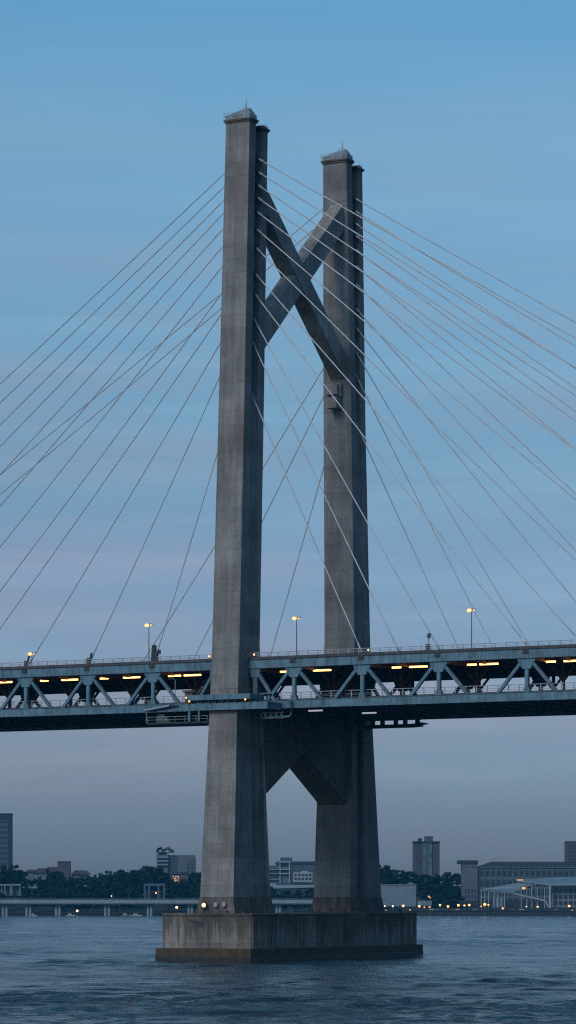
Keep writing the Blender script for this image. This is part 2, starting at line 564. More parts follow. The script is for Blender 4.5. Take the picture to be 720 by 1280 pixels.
proto = {}
for v in (VN, VF):
    for u in vis:
        if not proto:
            p = post_mb(u, v).build('truss_post', M['steel'], deck)
            gs = gus_mb(u, v).build('gusset_plate', M['steel'], p, bevel=.05)
            ft = foot_mb(u, v).build('foot_plate', M['steel'], p)
            dl = diag_mb(u, v, -1).build('truss_diagonal', M['steel'], deck)
            dr = diag_mb(u, v, 1).build('truss_diagonal', M['steel'], deck)
            proto = dict(p=p, g=gs, f=ft, dl=dl, dr=dr, o=(u, v))
            continue
        dx = (u - proto['o'][0], v - proto['o'][1], 0)
        q = copy_part(proto['p'], deck, dx)
        copy_part(proto['g'], q)
        copy_part(proto['f'], q)
        copy_part(proto['dl'], deck, dx)
        copy_part(proto['dr'], deck, dx)
b0 = beam_mb(0).build('floor_beam', M['beam'], deck)
k0 = kbr_mb(0).build('cross_girder', M['steel2'], deck)
allu = sorted(vis + rest)
mids = [u for a, b in zip(allu, allu[1:]) for u in np.linspace(a, b, 4)[:-1]]
b0.location.x += mids[0]
k0.location.x += mids[0]
for u in mids[1:]:
    copy_part(b0, deck, (u - mids[0], 0, 0))
    copy_part(k0, deck, (u - mids[0], 0, 0))
w = MB()
for v in (VN, VF):
    for u in rest:
        for m in (post_mb(u, v), gus_mb(u, v), foot_mb(u, v), diag_mb(u, v, -1), diag_mb(u, v, 1)):
            w.add(m.v, m.f)
tag(w.build('truss_web', M['steel'], deck), kind='stuff')
# members that frame into the legs
for v, ul, ur in ((VN, -5.0, 4.6), (VF, -5.6, 5.6)):
    for s, uu in ((-1, ul), (1, ur)):
        m = MB()
        m.box((uu - .45, v - .38, 53.97), (uu + .45, v + .38, 60.8))
        m.prism([(uu - 1.2, 60.75), (uu - .9, 58.9), (uu + .9, 58.9), (uu + 1.2, 60.75)], 'v', v - .47, v + .47)
        m.build('end_post', M['steel'], deck)
        m = MB()
        m.bar((uu + s * .3, v, 60.3), (uu + s * 4.6, v, 53.8), .62, .72, (0, 1, 0))
        m.build('end_diagonal', M['steel'], deck)
# hangers between the decks on two inner lines
hp = MB().box((vis[0] - .3, -9.3, 54.1), (vis[0] + .3, -8.7, 60.8)).build('inner_post', M['rust'], deck)
hb = MB()
hb.bar((vis[0] + .3, -9, 57.6), (vis[0] + 2.9, -9, 60.7), .4, .45, (0, 1, 0))
hb.bar((vis[0] - .3, -9, 57.6), (vis[0] - 2.9, -9, 60.7), .4, .45, (0, 1, 0))
hb = hb.build('knee_brace', M['rust'], hp)
for u in vis[1:]:
    q = copy_part(hp, deck, (u - vis[0], 0, 0))
    copy_part(hb, q)
for u in vis:
    q = copy_part(hp, deck, (u - vis[0] + 8, 21, 0))
    copy_part(hb, q)
# drain pipe hanging off the lower chord
MB().tube([(13.0, -28.1, 54.0), (13.6, -28.1, 53.6), (13.6, -28.1, 50.9), (13.1, -28.1, 50.5), (6.5, -28.1, 50.2)], .26, 8).build('drain_pipe', M['steel'], deck, smooth=True)
for u, n in ((-52, 0), (-36.2, 1), (-20.1, 2), (13.7, 3), (29.5, 4), (46.8, 5), (66.2, 6)):
    MB().box((u - .7, VN - .8, 61.7), (u + .5, VN - .56, 62.5)).build('bearing_bracket', M['dark'], deck)

# walkway ring round the nearer leg
ring = bthing('walkway', (-1, -33, 52), 'blue steel inspection walkway wrapped round the nearer leg at lower deck level', 'walkway')
MB().box((-7.8, -34.3, 54.05), (7.2, -34.0, 55.15)).box((6.9, -34.0, 54.05), (7.2, -28.0, 55.15)).box((-7.8, -34.0, 54.05), (-7.5, -28.0, 55.15)).build('fascia', M['steel'], ring)
MB().box((-7.5, -34.0, 54.07), (6.9, -27.7, 54.2)).build('floor', M['asphalt'], ring)
MB().box((-8.4, -33.7, 51.95), (11.0, -33.2, 53.4)).box((10.5, -33.2, 51.95), (11.0, -27.4, 53.4)).box((-8.4, -33.2, 51.95), (-7.9, -27.4, 53.4)).build('support_beam', M['steel'], ring)
rr = MB()
for k in range(10):
    x = -7.6 + 14.6 * k / 9
    rr.tube([(x, -34.15, 55.15), (x, -34.15, 56.2)], .04, 5)
    rr.box((x - .1, -33.95, 53.4), (x + .1, -33.3, 54.03))
rr.tube([(-7.6, -34.15, 56.2), (7.0, -34.15, 56.2)], .045, 5)
rr.tube([(-7.6, -34.15, 55.7), (7.0, -34.15, 55.7)], .035, 5)
rr.build('handrail', M['dark'], ring)

# inspection gantries slung under the lower deck
gl = bthing('inspection_gantry', (-11, -31, 49), 'grey travelling inspection gantry slung beneath the deck beside the nearer leg', 'gantry', 'inspection gantries')
MB().box((-18.0, -33.2, 49.4), (-3.4, -29.6, 49.75)).build('platform', M['dark'], gl)
t = MB()
t.add([(-18.6, -33.6, 52.5), (-12.4, -33.6, 53.4), (-12.4, -29.2, 53.4), (-18.6, -29.2, 52.5), (-18.6, -33.6, 52.2), (-12.4, -33.6, 53.05), (-12.4, -29.2, 53.05), (-18.6, -29.2, 52.2)], [(0, 1, 2, 3), (4, 7, 6, 5), (0, 4, 5, 1), (1, 5, 6, 2), (2, 6, 7, 3), (3, 7, 4, 0)])
t.build('canopy', M['rail'], gl)
t = MB()
for x in (-17.9, -15.7, -13.4, -11.3, -8.9, -6.2, -3.6):
    t.tube([(x, -33.1, 49.7), (x, -33.1, 50.9)], .05, 5)
t.tube([(-17.9, -33.1, 50.9), (-3.4, -33.1, 50.9)], .05, 5)
t.tube([(-17.9, -33.1, 50.3), (-3.4, -33.1, 50.3)], .04, 5)
t.build('handrail', M['rail'], gl)
for x, y, r_ in ((-7.6, -33.4, .22), (-5.3, -33.4, .18), (-18.1, -33.2, .12)):
    MB().box((x - r_, y - r_, 49.7), (x + r_, y + r_, 53.6)).build('hanger', M['steel'], gl)
MB().box((-16.2, -32.0, 49.76), (-14.6, -30.6, 51.5)).prism([(-14.6, 49.76), (-14.6, 51.2), (-13.2, 49.76)], 'v', -31.9, -30.7).build('cabin', M['steel2'], gl)
MB().box((-9.2, -32.6, 53.45), (-7.4, -30.8, 55.9)).box((-9.6, -32.9, 55.9), (-6.9, -30.6, 56.3)).bar((-7.2, -32.6, 54.2), (-4.9, -32.6, 57.0), .25, .25).build('winch', M['rust'], gl)
gr = bthing('inspection_gantry', (10, 25, 50.5), 'dark inspection gantry slung beneath the deck beyond the farther leg', 'gantry', 'inspection gantries')
MB().prism([(-6, 50.75), (-6, 51.35), (15.5, 51.45), (17.6, 51.75), (18.2, 51.5), (16.6, 51.2), (17.2, 50.95), (14.5, 50.75)], 'v', 24.4, 27.4).build('platform', M['dark'], gr)
for x in (-4, 2.6, 5.6, 8.0, 11.3, 13.6, 16.6):
    MB().box((x - .45, 24.6, 51.4), (x + .45, 25.2, 52.4)).build('hanger', M['dark'], gr)
MB().box((-6, 24.5, 52.28), (17.5, 25.0, 52.6)).build('rail_beam', M['dark'], gr)
for k_, (u_, v_, n_) in enumerate(((13.5, -17, 'pale glowing strip added under the lower deck between the legs'), (19.5, -4, 'second pale glowing strip added under the lower deck, nearer the farther leg'))):
    t = bthing('added_pale_strip', (u_, v_, 52.4), n_, 'glowing strip', 'pale strips added under the deck')
    MB().box((u_ - 1.8, v_ - .3, 52.15), (u_ + 1.8, v_ + .3, 52.45)).build('housing', M['dark'], t)
    MB().box((u_ - 1.7, v_ - .36, 52.1), (u_ + 1.7, v_ - .301, 52.42)).build('panel', M['pale_glow'], t)  # made-up weakly glowing panels drawn for pale reflective strips
t = bthing('sky_gap_grille', (7.5, -25, 50.2), 'pale lattice added for the sky showing through the gap below the deck beside the drain pipe', 'grille')  # white lattice added where sky shows through a slatted gap
m = MB()
m.box((4.9, -25.1, 50.3), (10.2, -24.9, 50.5)).box((4.9, -25.1, 51.5), (10.2, -24.9, 51.7))
for k in range(9):
    m.bar((4.9 + k * .62, -25, 50.45), (4.9 + k * .62 + (.3 if k % 2 else -.25), -25, 51.55), .16, .28)
m.build('grille', M['white'], t)
MB().tube([(5.1, -25, 51.6), (5.1, -25, 53.2)], .06, 5).tube([(10, -25, 51.6), (10, -25, 53.2)], .06, 5).build('hanger', M['rail'], t)


# railings
def railing(v, z, label, hgt):
    r = bthing('railing', (0, v, z), label, 'railing', 'deck railings')
    sp_ = 2.35
    us = np.arange(-98, 132, sp_)
    MB().tube([(U0, v, z + hgt), (U1, v, z + hgt)], .08, 6).build('top_rail', M['rail'], r)
    MB().tube([(U0, v, z + hgt * .55), (U1, v, z + hgt * .55)], .035, 5).tube([(U0, v, z + hgt * .28), (U1, v, z + hgt * .28)], .035, 5).build('middle_rail', M['rail'], r)
    p0 = MB().box((us[0] - .09, v - .06, z), (us[0] + .09, v + .06, z + hgt)).build('post', M['rail'], r)
    for u in us[1:]:
        copy_part(p0, r, (u - us[0], 0, 0))
    m = MB()
    for u in list(np.arange(U0 + .3, -99, sp_)) + list(np.arange(132.5, U1, sp_)):
        m.box((u - .06, v - .06, z), (u + .06, v + .06, z + hgt))
    tag(m.build('outer_posts', M['rail'], r), kind='stuff')


railing(VN - .5, 63.12, 'thin steel railing along the near edge of the upper deck', .85)
railing(VF + .5, 63.12, 'thin steel railing along the far edge of the upper deck', .85)
railing(VN + .75, 54.3, 'steel railing along the near side of the lower deck behind the truss', 1.3)
railing(VF - .75, 54.3, 'steel railing along the far side of the lower deck', 1.3)


# strip lights under the upper deck
def strip(u, L, k):
    o = bthing('strip_light', (u, -18.5, 60.55), 'xx', 'strip light', 'warm strip lights under the upper deck')
    MB().box((u - L / 2 - .1, -18.75, 60.72), (u + L / 2 + .1, -18.25, 60.95)).tube([(u - L * .3, -18.5, 60.9), (u - L * .3, -18.5, 62.6)], .04, 5).tube([(u + L * .3, -18.5, 60.9), (u + L * .3, -18.5, 62.6)], .04, 5).build('housing', M['dark'], o)
    MB().box((u - L / 2, -18.7, 60.38), (u + L / 2, -18.3, 60.718)).build('tube', M['tube'], o, bevel=.04)
    return o


longs = [-95, -79, -63.3, -46.3, -30.6, -15.5, 15.7, 38.0, 53.9, 72.5, 89]
shorts = [-85, -69, -52.8, -37.5, -19.9, 7.3, 33.0, 50.1, 67.6]
side = lambda u: 'upstream' if u < 0 else 'downstream'
for us, L, nm in ((longs, 4.1, 'long'), (shorts, 2.0, 'short')):
    for u in us:
        n = sorted([x for x in us if (x < 0) == (u < 0)], key=abs).index(u)
        L2 = 3.0 if u in (7.3, -19.9) else L
        o = strip(u, L2, 0)
        o['label'] = '%s %s warm strip light from the pylon under the upper deck, %s of it' % (ordinal(n), nm, 'left' if u < 0 else 'right')


# lamps on the upper deck
def lamp_post(u, v, label, hgt=8.2):
    o = bthing('street_lamp', (u, v, 62.9), label, 'street lamp', 'street lamps on the upper deck')
    zt = 62.9 + hgt
    MB().tube([(u, v, 62.9), (u, v, 63.5), (u, v, zt)], [.17, .13, .085], 8).build('pole', M['pole'], o)
    MB().tube([(u - .5, v, zt + .12), (u, v, zt - .05), (u + .5, v, zt + .12)], .06, 6).box((u - .95, v - .2, zt + .1), (u - .2, v + .2, zt + .28)).box((u + .2, v - .2, zt + .1), (u + .85, v + .2, zt + .28)).build('lamp_head', M['pole'], o)
    for s in (-1, 1):
        MB().ball((u + s * .5, v, zt - .02), (.50 if s < 0 else .16), 10, 6, .7).build('lamp_glass', M['lamp'], o)
    return o


lamp_post(-23.0, -24, 'double-headed lit street lamp beside the cable anchor box, before the pylon')
lamp_post(12.6, -24, 'double-headed lit street lamp standing between the two pylon legs')
lamp_post(52.6, -24, 'double-headed lit street lamp on the open span beyond the farther leg')
lamp_post(-81.8, 21.5, 'small distant lit street lamp among the cables on the far kerb', 7.2)
b = bthing('lower_deck_lamp', (-15.6, -25.6, 54.1), 'short lamp post on the lower deck near the winch', 'street lamp')
MB().tube([(-15.6, -25.6, 54.1), (-15.6, -25.6, 59.0)], .09, 6).build('pole', M['rail'], b)
MB().tube([(-15.6, -25.6, 59.0), (-16.0, -25.6, 59.35), (-17.2, -25.6, 59.4)], [.09, .08, .12], 6).build('lamp_head', M['rail'], b)
for (u, v, z, mat, lab) in ((-6.2, -27.6, 63.13, 'lamp', 'small yellow marker light on the kerb where the deck meets the nearer leg'), (4.4, -27.4, 63.13, 'red', 'small orange marker light on the kerb behind the nearer leg'), (30.9, -27.2, 63.13, 'red', 'small red marker light at the kerb below the farther leg'), (-7.4, -33.9, 53.42, 'lamp', 'small yellow marker light under the walkway fascia'), (-8.6, -33.0, 54.25, 'lamp', 'small amber marker light by the winch at the walkway end'), (6.0, -34.05, 53.42, 'lamp', 'tiny warm marker light at the walkway corner')):
    o = bthing('marker_light', (u, v, z), lab, 'marker light', 'marker lights on the deck')
    MB().tube([(u, v, z), (u, v, z + .3)], .1, 6).build('base', M['dark'], o)
    MB().ball((u, v, z + .5), .2, 8, 5).build('lens', M[mat], o)
b = bthing('signal_mast', (44.6, -27.3, 63.1), 'thin dark signal mast at the kerb of the open span', 'mast')
MB().tube([(44.6, -27.3, 63.1), (44.6, -27.3, 65.9)], .07, 6).box((44.4, -27.45, 65.5), (44.95, -27.15, 66.5)).bar((44.6, -27.3, 65.4), (44.1, -27.3, 66.0), .08, .08).build('mast', M['dark'], b)
MB().box((44.0, -27.5, 63.1), (44.9, -27.1, 64.3)).build('cabinet', M['dark'], b)
b = bthing('control_cabinet', (-19.6, -27.2, 63.1), 'dark control cabinet at the kerb beside the lowest cables', 'cabinet')
MB().box((-20.3, -27.6, 63.1), (-18.9, -26.9, 65.2)).box((-20.1, -27.7, 65.2), (-19.4, -26.9, 66.5)).box((-18.9, -27.5, 64.6), (-18.3, -27.0, 65.5)).build('cabinet', M['dark'], b)
for u in (-36.2, -52):
    MB().bar((u + .2, -27.2, 63.1), (u + .9, -27.2, 65.4), .3, .35).box((u - .3, -27.5, 63.1), (u + .5, -26.9, 64.3)).build_top('anchor_post', M['dark'], (u, -27.2, 63.1), 'dark cable anchor post at the near kerb, %s from the pylon' % ('nearer' if u > -40 else 'farther'), 'post', 'anchor posts', True)

# ------------------------------------------------------------------ stay cables
ZA = [168.8, 166.1, 163.4, 160.8, 157.8, 154.3, 150.5, 145.2, 141.1, 136.2, 131.3, 120.6]
UL = [-147.2, -138.5, -128.3, -119.2, -108.2, -97.5, -85.1, -74.2, -66.1, -51.5, -36.0, -19.8]
UL2 = [-173, -163, -154, -143, -132, -119.5, -108, -99.6, -79, -56, -42, -21]     # the farther plane spreads wider
SEEN = [0, 1, 9, 10, 11]
UR = [180.0, 163.6, 150.3, 140.0, 128.8, 111.4, 94.4, 78.0, 66.2, 46.8, 37.7, 29.3]
for st, vd, lg in ((FRONT, -27.0, 'nearer'), (BACK, 23.6, 'farther')):
    for k, za in enumerate(ZA):
        w_, v0, v1 = [at_z(st, za, i) for i in (1, 2, 3)]
        vc = v0 + .535 * (v1 - v0)
        hh = w_ / 2 - 1.9
        for s, UU in ((-1, UL if st is FRONT else UL2), (1, UR)):
            if st is BACK and s < 0 and k not in SEEN:
                continue
            kk = SEEN.index(k) if st is BACK and s < 0 else k
            p = Vector((s * (hh + .02), vc, za))
            q = Vector((UU[k], vd, 63.3))
            n = 14
            pts = []
            sag = (q - p).length * .004
            for i in range(n + 1):
                t = i / n
                x = p.lerp(q, t)
                x.z -= sag * 4 * t * (1 - t)
                pts.append(x)
            lab = '%s stay cable from the top, %s leg, on the %s span' % (ordinal(kk), lg, 'left' if s < 0 else 'right')
            o = MB().tube(pts, .128, 8, True).build_top('stay_cable', M['cable'], tuple(p), lab, 'cable', 'pale stay cables of the bridge', True, True)
            dr_ = (pts[1] - pts[0]).normalized()
            MB().tube([pts[0] - dr_ * .4, pts[0] + dr_ * 2.2, pts[0] + dr_ * 2.25], [.62, .62, .40], 10).build('recess_collar', M['dark'], o)
            MB().tube([pts[0] + dr_ * 2.26, pts[0] + dr_ * 3.2, pts[0] + dr_ * 3.9], [.34, .28, .15], 8).build('upper_socket', M['lead'], o)
            dq = (pts[-2] - pts[-1]).normalized()
            MB().tube([pts[-1] - dq * .1, pts[-1] + dq * 1.6, pts[-1] + dq * 2.1], [.26, .2, .14], 8).build('lower_socket', M['rail'], o)

# ------------------------------------------------------------------ far shore
def at(px, py, Y):
    return Vector(((px - 360) / F * Y, Y, HC + (HOR - py) / F * Y))


def X(px, Y):
    return (px - 360) / F * Y


SHORE = 2700.0


def land_z(x, y):
    t = min(1, max(0, (y - 2790) / 190))
    t = t * t * (3 - 2 * t)
    return 3.0 + 21 * t + 2.0 * math.sin(x * .013) * t


def simple_mat(name, col, rough=.9, scale=.15, var=.3):
    return painted(name, col, rough, 0, var, scale, .3)


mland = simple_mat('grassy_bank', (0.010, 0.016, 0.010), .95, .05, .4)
xs = np.linspace(-1500, 1500, 76)
ys = np.array([SHORE, SHORE + .5, 2740, 2770, 2790, 2810, 2830, 2850, 2870, 2890, 2910, 2930, 2950, 2970, 2990, 3040, 3200, 3600])
m = MB()
vs = [(x, y, -1.5 if j == 0 else (land_z(x, y) + (0 if j < 3 else random.uniform(-.4, .4)))) for j, y in enumerate(ys) for x in xs]
fs = [(j * 76 + i, j * 76 + i + 1, (j + 1) * 76 + i + 1, (j + 1) * 76 + i) for j in range(len(ys) - 1) for i in range(75)]
m.add(vs, fs)
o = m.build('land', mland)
tag(o, kind='structure')

mwood = simple_mat('bark', (0.06, 0.045, 0.035))
mleafs = []
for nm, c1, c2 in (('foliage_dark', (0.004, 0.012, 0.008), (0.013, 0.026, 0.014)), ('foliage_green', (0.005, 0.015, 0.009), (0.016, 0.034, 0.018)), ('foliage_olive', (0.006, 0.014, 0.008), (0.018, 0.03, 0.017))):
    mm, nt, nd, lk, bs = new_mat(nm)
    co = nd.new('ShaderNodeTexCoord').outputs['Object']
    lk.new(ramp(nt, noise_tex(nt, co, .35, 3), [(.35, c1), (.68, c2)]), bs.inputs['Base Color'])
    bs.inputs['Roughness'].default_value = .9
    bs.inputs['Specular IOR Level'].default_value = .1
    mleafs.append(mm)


def tree_proto(kind, seed):
    rnd = random.Random(seed)
    root = thing('tree', (0, 0, 0), 'dark leafy tree', 'tree')
    H = 16.0
    tr = MB()
    tr.tube([(0, 0, -1.0), (.15, .1, 3), (.1, -.1, 7), (.3, .2, 11)], [.55, .42, .32, .12], 7)
    blobs = []
    nb = 24
    for i in range(nb):
        a = rnd.uniform(0, 6.283)
        t = rnd.random()
        if kind == 0:      # round
            z = 4 + 10.5 * t
            rr = (6.4 * math.sin(math.pi * (.12 + .80 * t)) ** .8) * rnd.uniform(.35, 1)
        elif kind == 1:    # spreading, flat top
            z = 6 + 7.5 * t
            rr = (7.6 - 2.2 * t) * rnd.uniform(.2, 1)
        elif kind == 2:    # tall and uneven
            z = 3.5 + 12 * t
            rr = 4.6 * (1 - t * .65) * rnd.uniform(.3, 1)
        else:
            z = 3 + 8.5 * t
            rr = 7.2 * math.sin(math.pi * (.25 + .6 * t)) * rnd.uniform(.4, 1)
        blobs.append((rr * math.cos(a), rr * math.sin(a), z, rnd.uniform(1.3, 2.5)))
    for bx in blobs[::3]:
        tr.tube([(.1, 0, min(bx[2] - 2, 8)), (bx[0] * .55, bx[1] * .55, bx[2] - 1), (bx[0], bx[1], bx[2])], [.2, .12, .05], 5)
    tr.build('trunk', mwood, root)
    vs, fs = [], []
    for (bx, by, bz, br) in blobs:
        for k in range(75):
            dv = Vector((rnd.gauss(0, 1), rnd.gauss(0, 1), rnd.gauss(0, 1))).normalized() * br * rnd.uniform(.45, 1.12) ** .8
            c0 = Vector((bx + dv.x, by + dv.y, bz + dv.z * .8))
            n0 = (dv + Vector((rnd.uniform(-1, 1), rnd.uniform(-1, 1), rnd.uniform(-.4, 1.2)))).normalized()
            a1 = n0.cross(Vector((rnd.uniform(-1, 1), rnd.uniform(-1, 1), 1))).normalized()
            a2 = n0.cross(a1)
            s1 = rnd.uniform(.28, .62)
            n = len(vs)
            vs += [tuple(c0 - a1 * s1 - a2 * s1 * .6), tuple(c0 + a1 * s1 - a2 * s1 * .6), tuple(c0 + a1 * s1 * .8 + a2 * s1 * .7), tuple(c0 - a1 * s1 * .8 + a2 * s1 * .7)]
            fs.append((n, n + 1, n + 2, n + 3))
    me = bpy.data.meshes.new('crown')
    me.from_pydata(vs, [], fs)
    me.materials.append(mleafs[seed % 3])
    cr = bpy.data.objects.new('crown', me)
    COL.objects.link(cr)
    cr.parent = root
    return root


protos = [tree_proto(k % 4, 20 + k) for k in range(6)]
PH = []
for p in protos:
    cr = [c for c in kids(p) if c.name.startswith('crown')][0]
    PH.append(max(v.co.z for v in cr.data.vertices))
used_proto = set()
TREE_LAB = {}


def put_tree(px, ytop, Y, label, group, wid=1.0, pi=None):
    i = random.randrange(6) if pi is None else pi
    x = X(px, Y)
    zb = land_z(x, Y)
    zt = HC + (HOR - ytop) / F * Y
    hgt = max(6.0, min(27.0, zt - zb))
    s = hgt / PH[i]
    sw = s * wid * random.uniform(.85, 1.15) if hgt > 11 else s * wid * 1.3
    loc = (x, Y, zb)
    if i not in used_proto:
        used_proto.add(i)
        p = protos[i]
        p.location = loc
        p.rotation_euler = (0, 0, random.uniform(0, 6))
        p.scale = (sw, sw, s)
        tag(p, label, 'tree', group)
        return p
    return copy_tree(protos[i], loc, random.uniform(0, 6), (sw, sw, s), label, group)


def prof(px):
    pts = [(-80, 1086), (-10, 1083), (10, 1081), (22, 1081), (30, 1092), (45, 1097), (58, 1096), (66, 1087), (84, 1086), (92, 1095), (110, 1094), (117, 1088), (121, 1081), (127, 1088), (135, 1086), (150, 1084), (168, 1086), (176, 1082), (190, 1080), (203, 1082), (210, 1092), (222, 1094), (238, 1086), (262, 1087), (290, 1090), (320, 1097), (338, 1103), (352, 1106), (366, 1106), (396, 1105),
           (425, 1100), (450, 1090), (470, 1078), (482, 1076), (490, 1088), (514, 1087), (530, 1092), (552, 1090), (566, 1090), (575, 1092), (590, 1106), (720, 1108), (800, 1100)]
    for a, b in zip(pts, pts[1:]):
        if a[0] <= px <= b[0]:
            return a[1] + (b[1] - a[1]) * (px - a[0]) / (b[0] - a[0])
    return 1095


LW, LC, LE = 'dark leafy tree in the wooded bank behind the low viaduct', 'dark leafy tree in the wooded slope seen between the pylon legs', 'dark leafy tree in the wood behind the lamps of the quay'


def lab_for(px):
    return (LW, 'trees behind the viaduct') if px < 260 else (LC, 'trees seen between the legs') if px < 450 else (LE, 'trees behind the quay')


for Y, step, dy in ((2955, 12, 0), (2895, 14, 5), (2840, 15, 14), (2790, 16, 24)):
    px = -78.0
    while px < 790:
        pp_ = px + random.uniform(-3, 3)
        px += step
        if pp_ > 575 and Y < 2940:
            continue
        if 476 < pp_ < 532 and Y < 2860:
            continue
        if Y < 2860 and (-2 < pp_ < 28 or 176 < pp_ < 211):
            continue
        if 330 < pp_ < 400 and Y > 2930:
            continue
        yt = min(prof(pp_) + dy + random.uniform(-1.5, 3), 1118)
        l, gname = lab_for(pp_)
        put_tree(pp_, yt, Y + random.uniform(-12, 12), l, gname)


for px_, yt_ in ((213.5, 1099), (220.5, 1101), (228, 1098), (236, 1100)):
    put_tree(px_, yt_, 2842, LW, 'trees behind the viaduct', .6)


# ---- buildings
def wallmat(name, col):
    return painted(name, tuple(.85 * x for x in col), .85, 0, .12, .08, .4)


mglass = painted('window_glass', (0.03, 0.045, 0.06), .15, 0, .3, .3, .1)
mW = dict(slate=wallmat('slate_blue_render', (0.07, 0.105, 0.14)), grey=wallmat('grey_render', (0.11, 0.14, 0.17)), pale=wallmat('pale_render', (0.22, 0.27, 0.31)), brick=wallmat('brown_brick', (0.09, 0.082, 0.095)),
          roof=wallmat('red_roof', (0.06, 0.036, 0.042)), droof=wallmat('dark_roof', (0.025, 0.035, 0.045)), stone=wallmat('stone', (0.115, 0.135, 0.155)), glassroof=painted('green_glass_roof', (0.13, 0.175, 0.19), .3, 0, .2, .1, .3), frame=wallmat('white_frame', (0.34, 0.39, 0.43)), sheet=wallmat('pale_sheet', (0.17, 0.23, 0.29)))
mlit = emit('lit_window', (1.0, 0.40, 0.10), 1.1)


class Bld:
    """a building whose front is given in photo columns and rows at distance Y"""
    def __init__(s, name, label, cat, px0, px1, yb, Y, group=None):
        s.Y = Y
        s.px0, s.px1 = px0, px1
        xm = (X(px0, Y) + X(px1, Y)) / 2
        s.zb = HC + (HOR - yb) / F * Y
        s.root = thing(name, (xm, Y, s.zb), label, cat, group)

    def p(s, px, py, dy=0):
        return (X(px, s.Y), s.Y + dy, HC + (HOR - py) / F * s.Y)

    def block(s, px0, px1, yt, yb, depth, mat, name='wall', dy=0.0):
        a = s.p(px0, yb)
        b = s.p(px1, yt)
        return MB().box((a[0], s.Y + dy, a[2]), (b[0], s.Y + dy + depth, b[2])).build(name, mat, s.root)

    def windows(s, px0, px1, yt, yb, nx, ny, fx=.6, fy=.6, mat=None, dy=0.0, name='window', frame=None, skip=0.0):
        w0 = (X(px1, s.Y) - X(px0, s.Y)) / nx
        zt, zb = s.p(0, yt)[2], s.p(0, yb)[2]
        h0 = (zt - zb) / ny
        x0 = X(px0, s.Y)
        proto_ = None
        for j in range(ny):
            for i in range(nx):
                if skip and random.random() < skip:
                    continue
                cx, cz = x0 + (i + .5) * w0, zb + (j + .5) * h0
                if proto_ is None:
                    m_ = MB().box((cx - w0 * fx / 2, s.Y + dy - .12, cz - h0 * fy / 2), (cx + w0 * fx / 2, s.Y + dy + .3, cz + h0 * fy / 2))
                    o_ = m_.build(name, mat or mglass, s.root)
                    proto_ = (o_, cx, cz)
                    if frame:
                        f_ = MB().box((cx - w0 * fx / 2 - .1, s.Y + dy - .35, cz - h0 * fy / 2 - .25), (cx + w0 * fx / 2 + .1, s.Y + dy - .05, cz - h0 * fy / 2 - .02)).build('sill', frame, o_)
                        proto_ = (o_, cx, cz, f_)
                else:
                    q_ = copy_part(proto_[0], s.root, (cx - proto_[1], 0, cz - proto_[2]))
                    if frame:
                        copy_part(proto_[3], q_)


# tower block at the picture's edge, beyond the wooded bank
B = Bld('tower_block', 'tall dark tower block with banded windows behind the wooded bank', 'tower block', -20, 14, 1100, 3150)
B.block(-20, 13.2, 1018, 1105, 24, mW['slate'])
B.block(-20, 14, 1016.6, 1018, 25, mW['droof'], 'roof', -.5)
B.windows(-19.5, 12.8, 1024, 1083, 1, 9, .99, .5, name='window_band')
B.block(10.4, 13.8, 1018.2, 1105, 5, mW['droof'], 'stair_fin', -1.2)
B.block(-2.5, 10.2, 1019, 1024, .4, mW['droof'], 'parapet_panel', -.4)

B = Bld('villa', 'long low villa with red roofs and a square tower above the trees', 'house', 30, 116, 1103, 2990)
B.block(33, 46, 1090, 1105, 12, mW['stone'])
B.block(44, 64, 1091, 1106, 14, mW['pale'], 'wall', -2)
B.block(72, 87.7, 1077.5, 1105, 12, mW['brick'], 'tower', -1)
B.block(71.6, 88.2, 1076.6, 1077.5, 13, mW['droof'], 'tower_roof', -1.5)
B.block(90, 110, 1093, 1106, 12, mW['stone'], 'wall', 0)


def hip(B_, px0, px1, yt, yb, dep, mat, dy, inset=.2):
    a, b_ = B_.p(px0, yb), B_.p(px1, yt)
    w_ = b_[0] - a[0]
    y0, y1 = B_.Y + dy, B_.Y + dy + dep
    MB().add([(a[0], y0, a[2]), (b_[0], y0, a[2]), (b_[0], y1, a[2]), (a[0], y1, a[2]), (a[0] + w_ * inset, (y0 + y1) / 2, b_[2]), (b_[0] - w_ * inset, (y0 + y1) / 2, b_[2])],
             [(0, 1, 5, 4), (1, 2, 5), (2, 3, 4, 5), (3, 0, 4), (3, 2, 1, 0)]).build('roof', mat, B_.root)


hip(B, 31, 47, 1087, 1090.2, 14, mW['roof'], -1)
hip(B, 42, 68, 1085.2, 1091.2, 17, mW['roof'], -3.5)
hip(B, 55, 76, 1083.5, 1088, 14, mW['roof'], 1)
hip(B, 88, 113, 1088, 1093.2, 15, mW['roof'], -1.5)
B.windows(46, 62, 1092.5, 1098, 5, 1, .45, .6, dy=-2, frame=mW['frame'])
B.windows(74, 86, 1080, 1086, 3, 1, .4, .6, dy=-1)

B = Bld('pavilion', 'small pale colonnaded pavilion low in the trees by the picture edge', 'pavilion', 0, 26, 1117, 2805)
B.block(-6, 25.5, 1105, 1107, 8, mW['pale'], 'roof_slab', -.4)
B.block(-6, 25, 1107, 1120, 3, mW['slate'], 'wall', 4)
for px in (2, 6, 13, 15, 25):
    B.block(px - .6, px + .6, 1107, 1119, .8, mW['pale'], 'column', 0)
B.windows(-5, 24, 1108.5, 1113, 8, 1, .6, .8, dy=4)

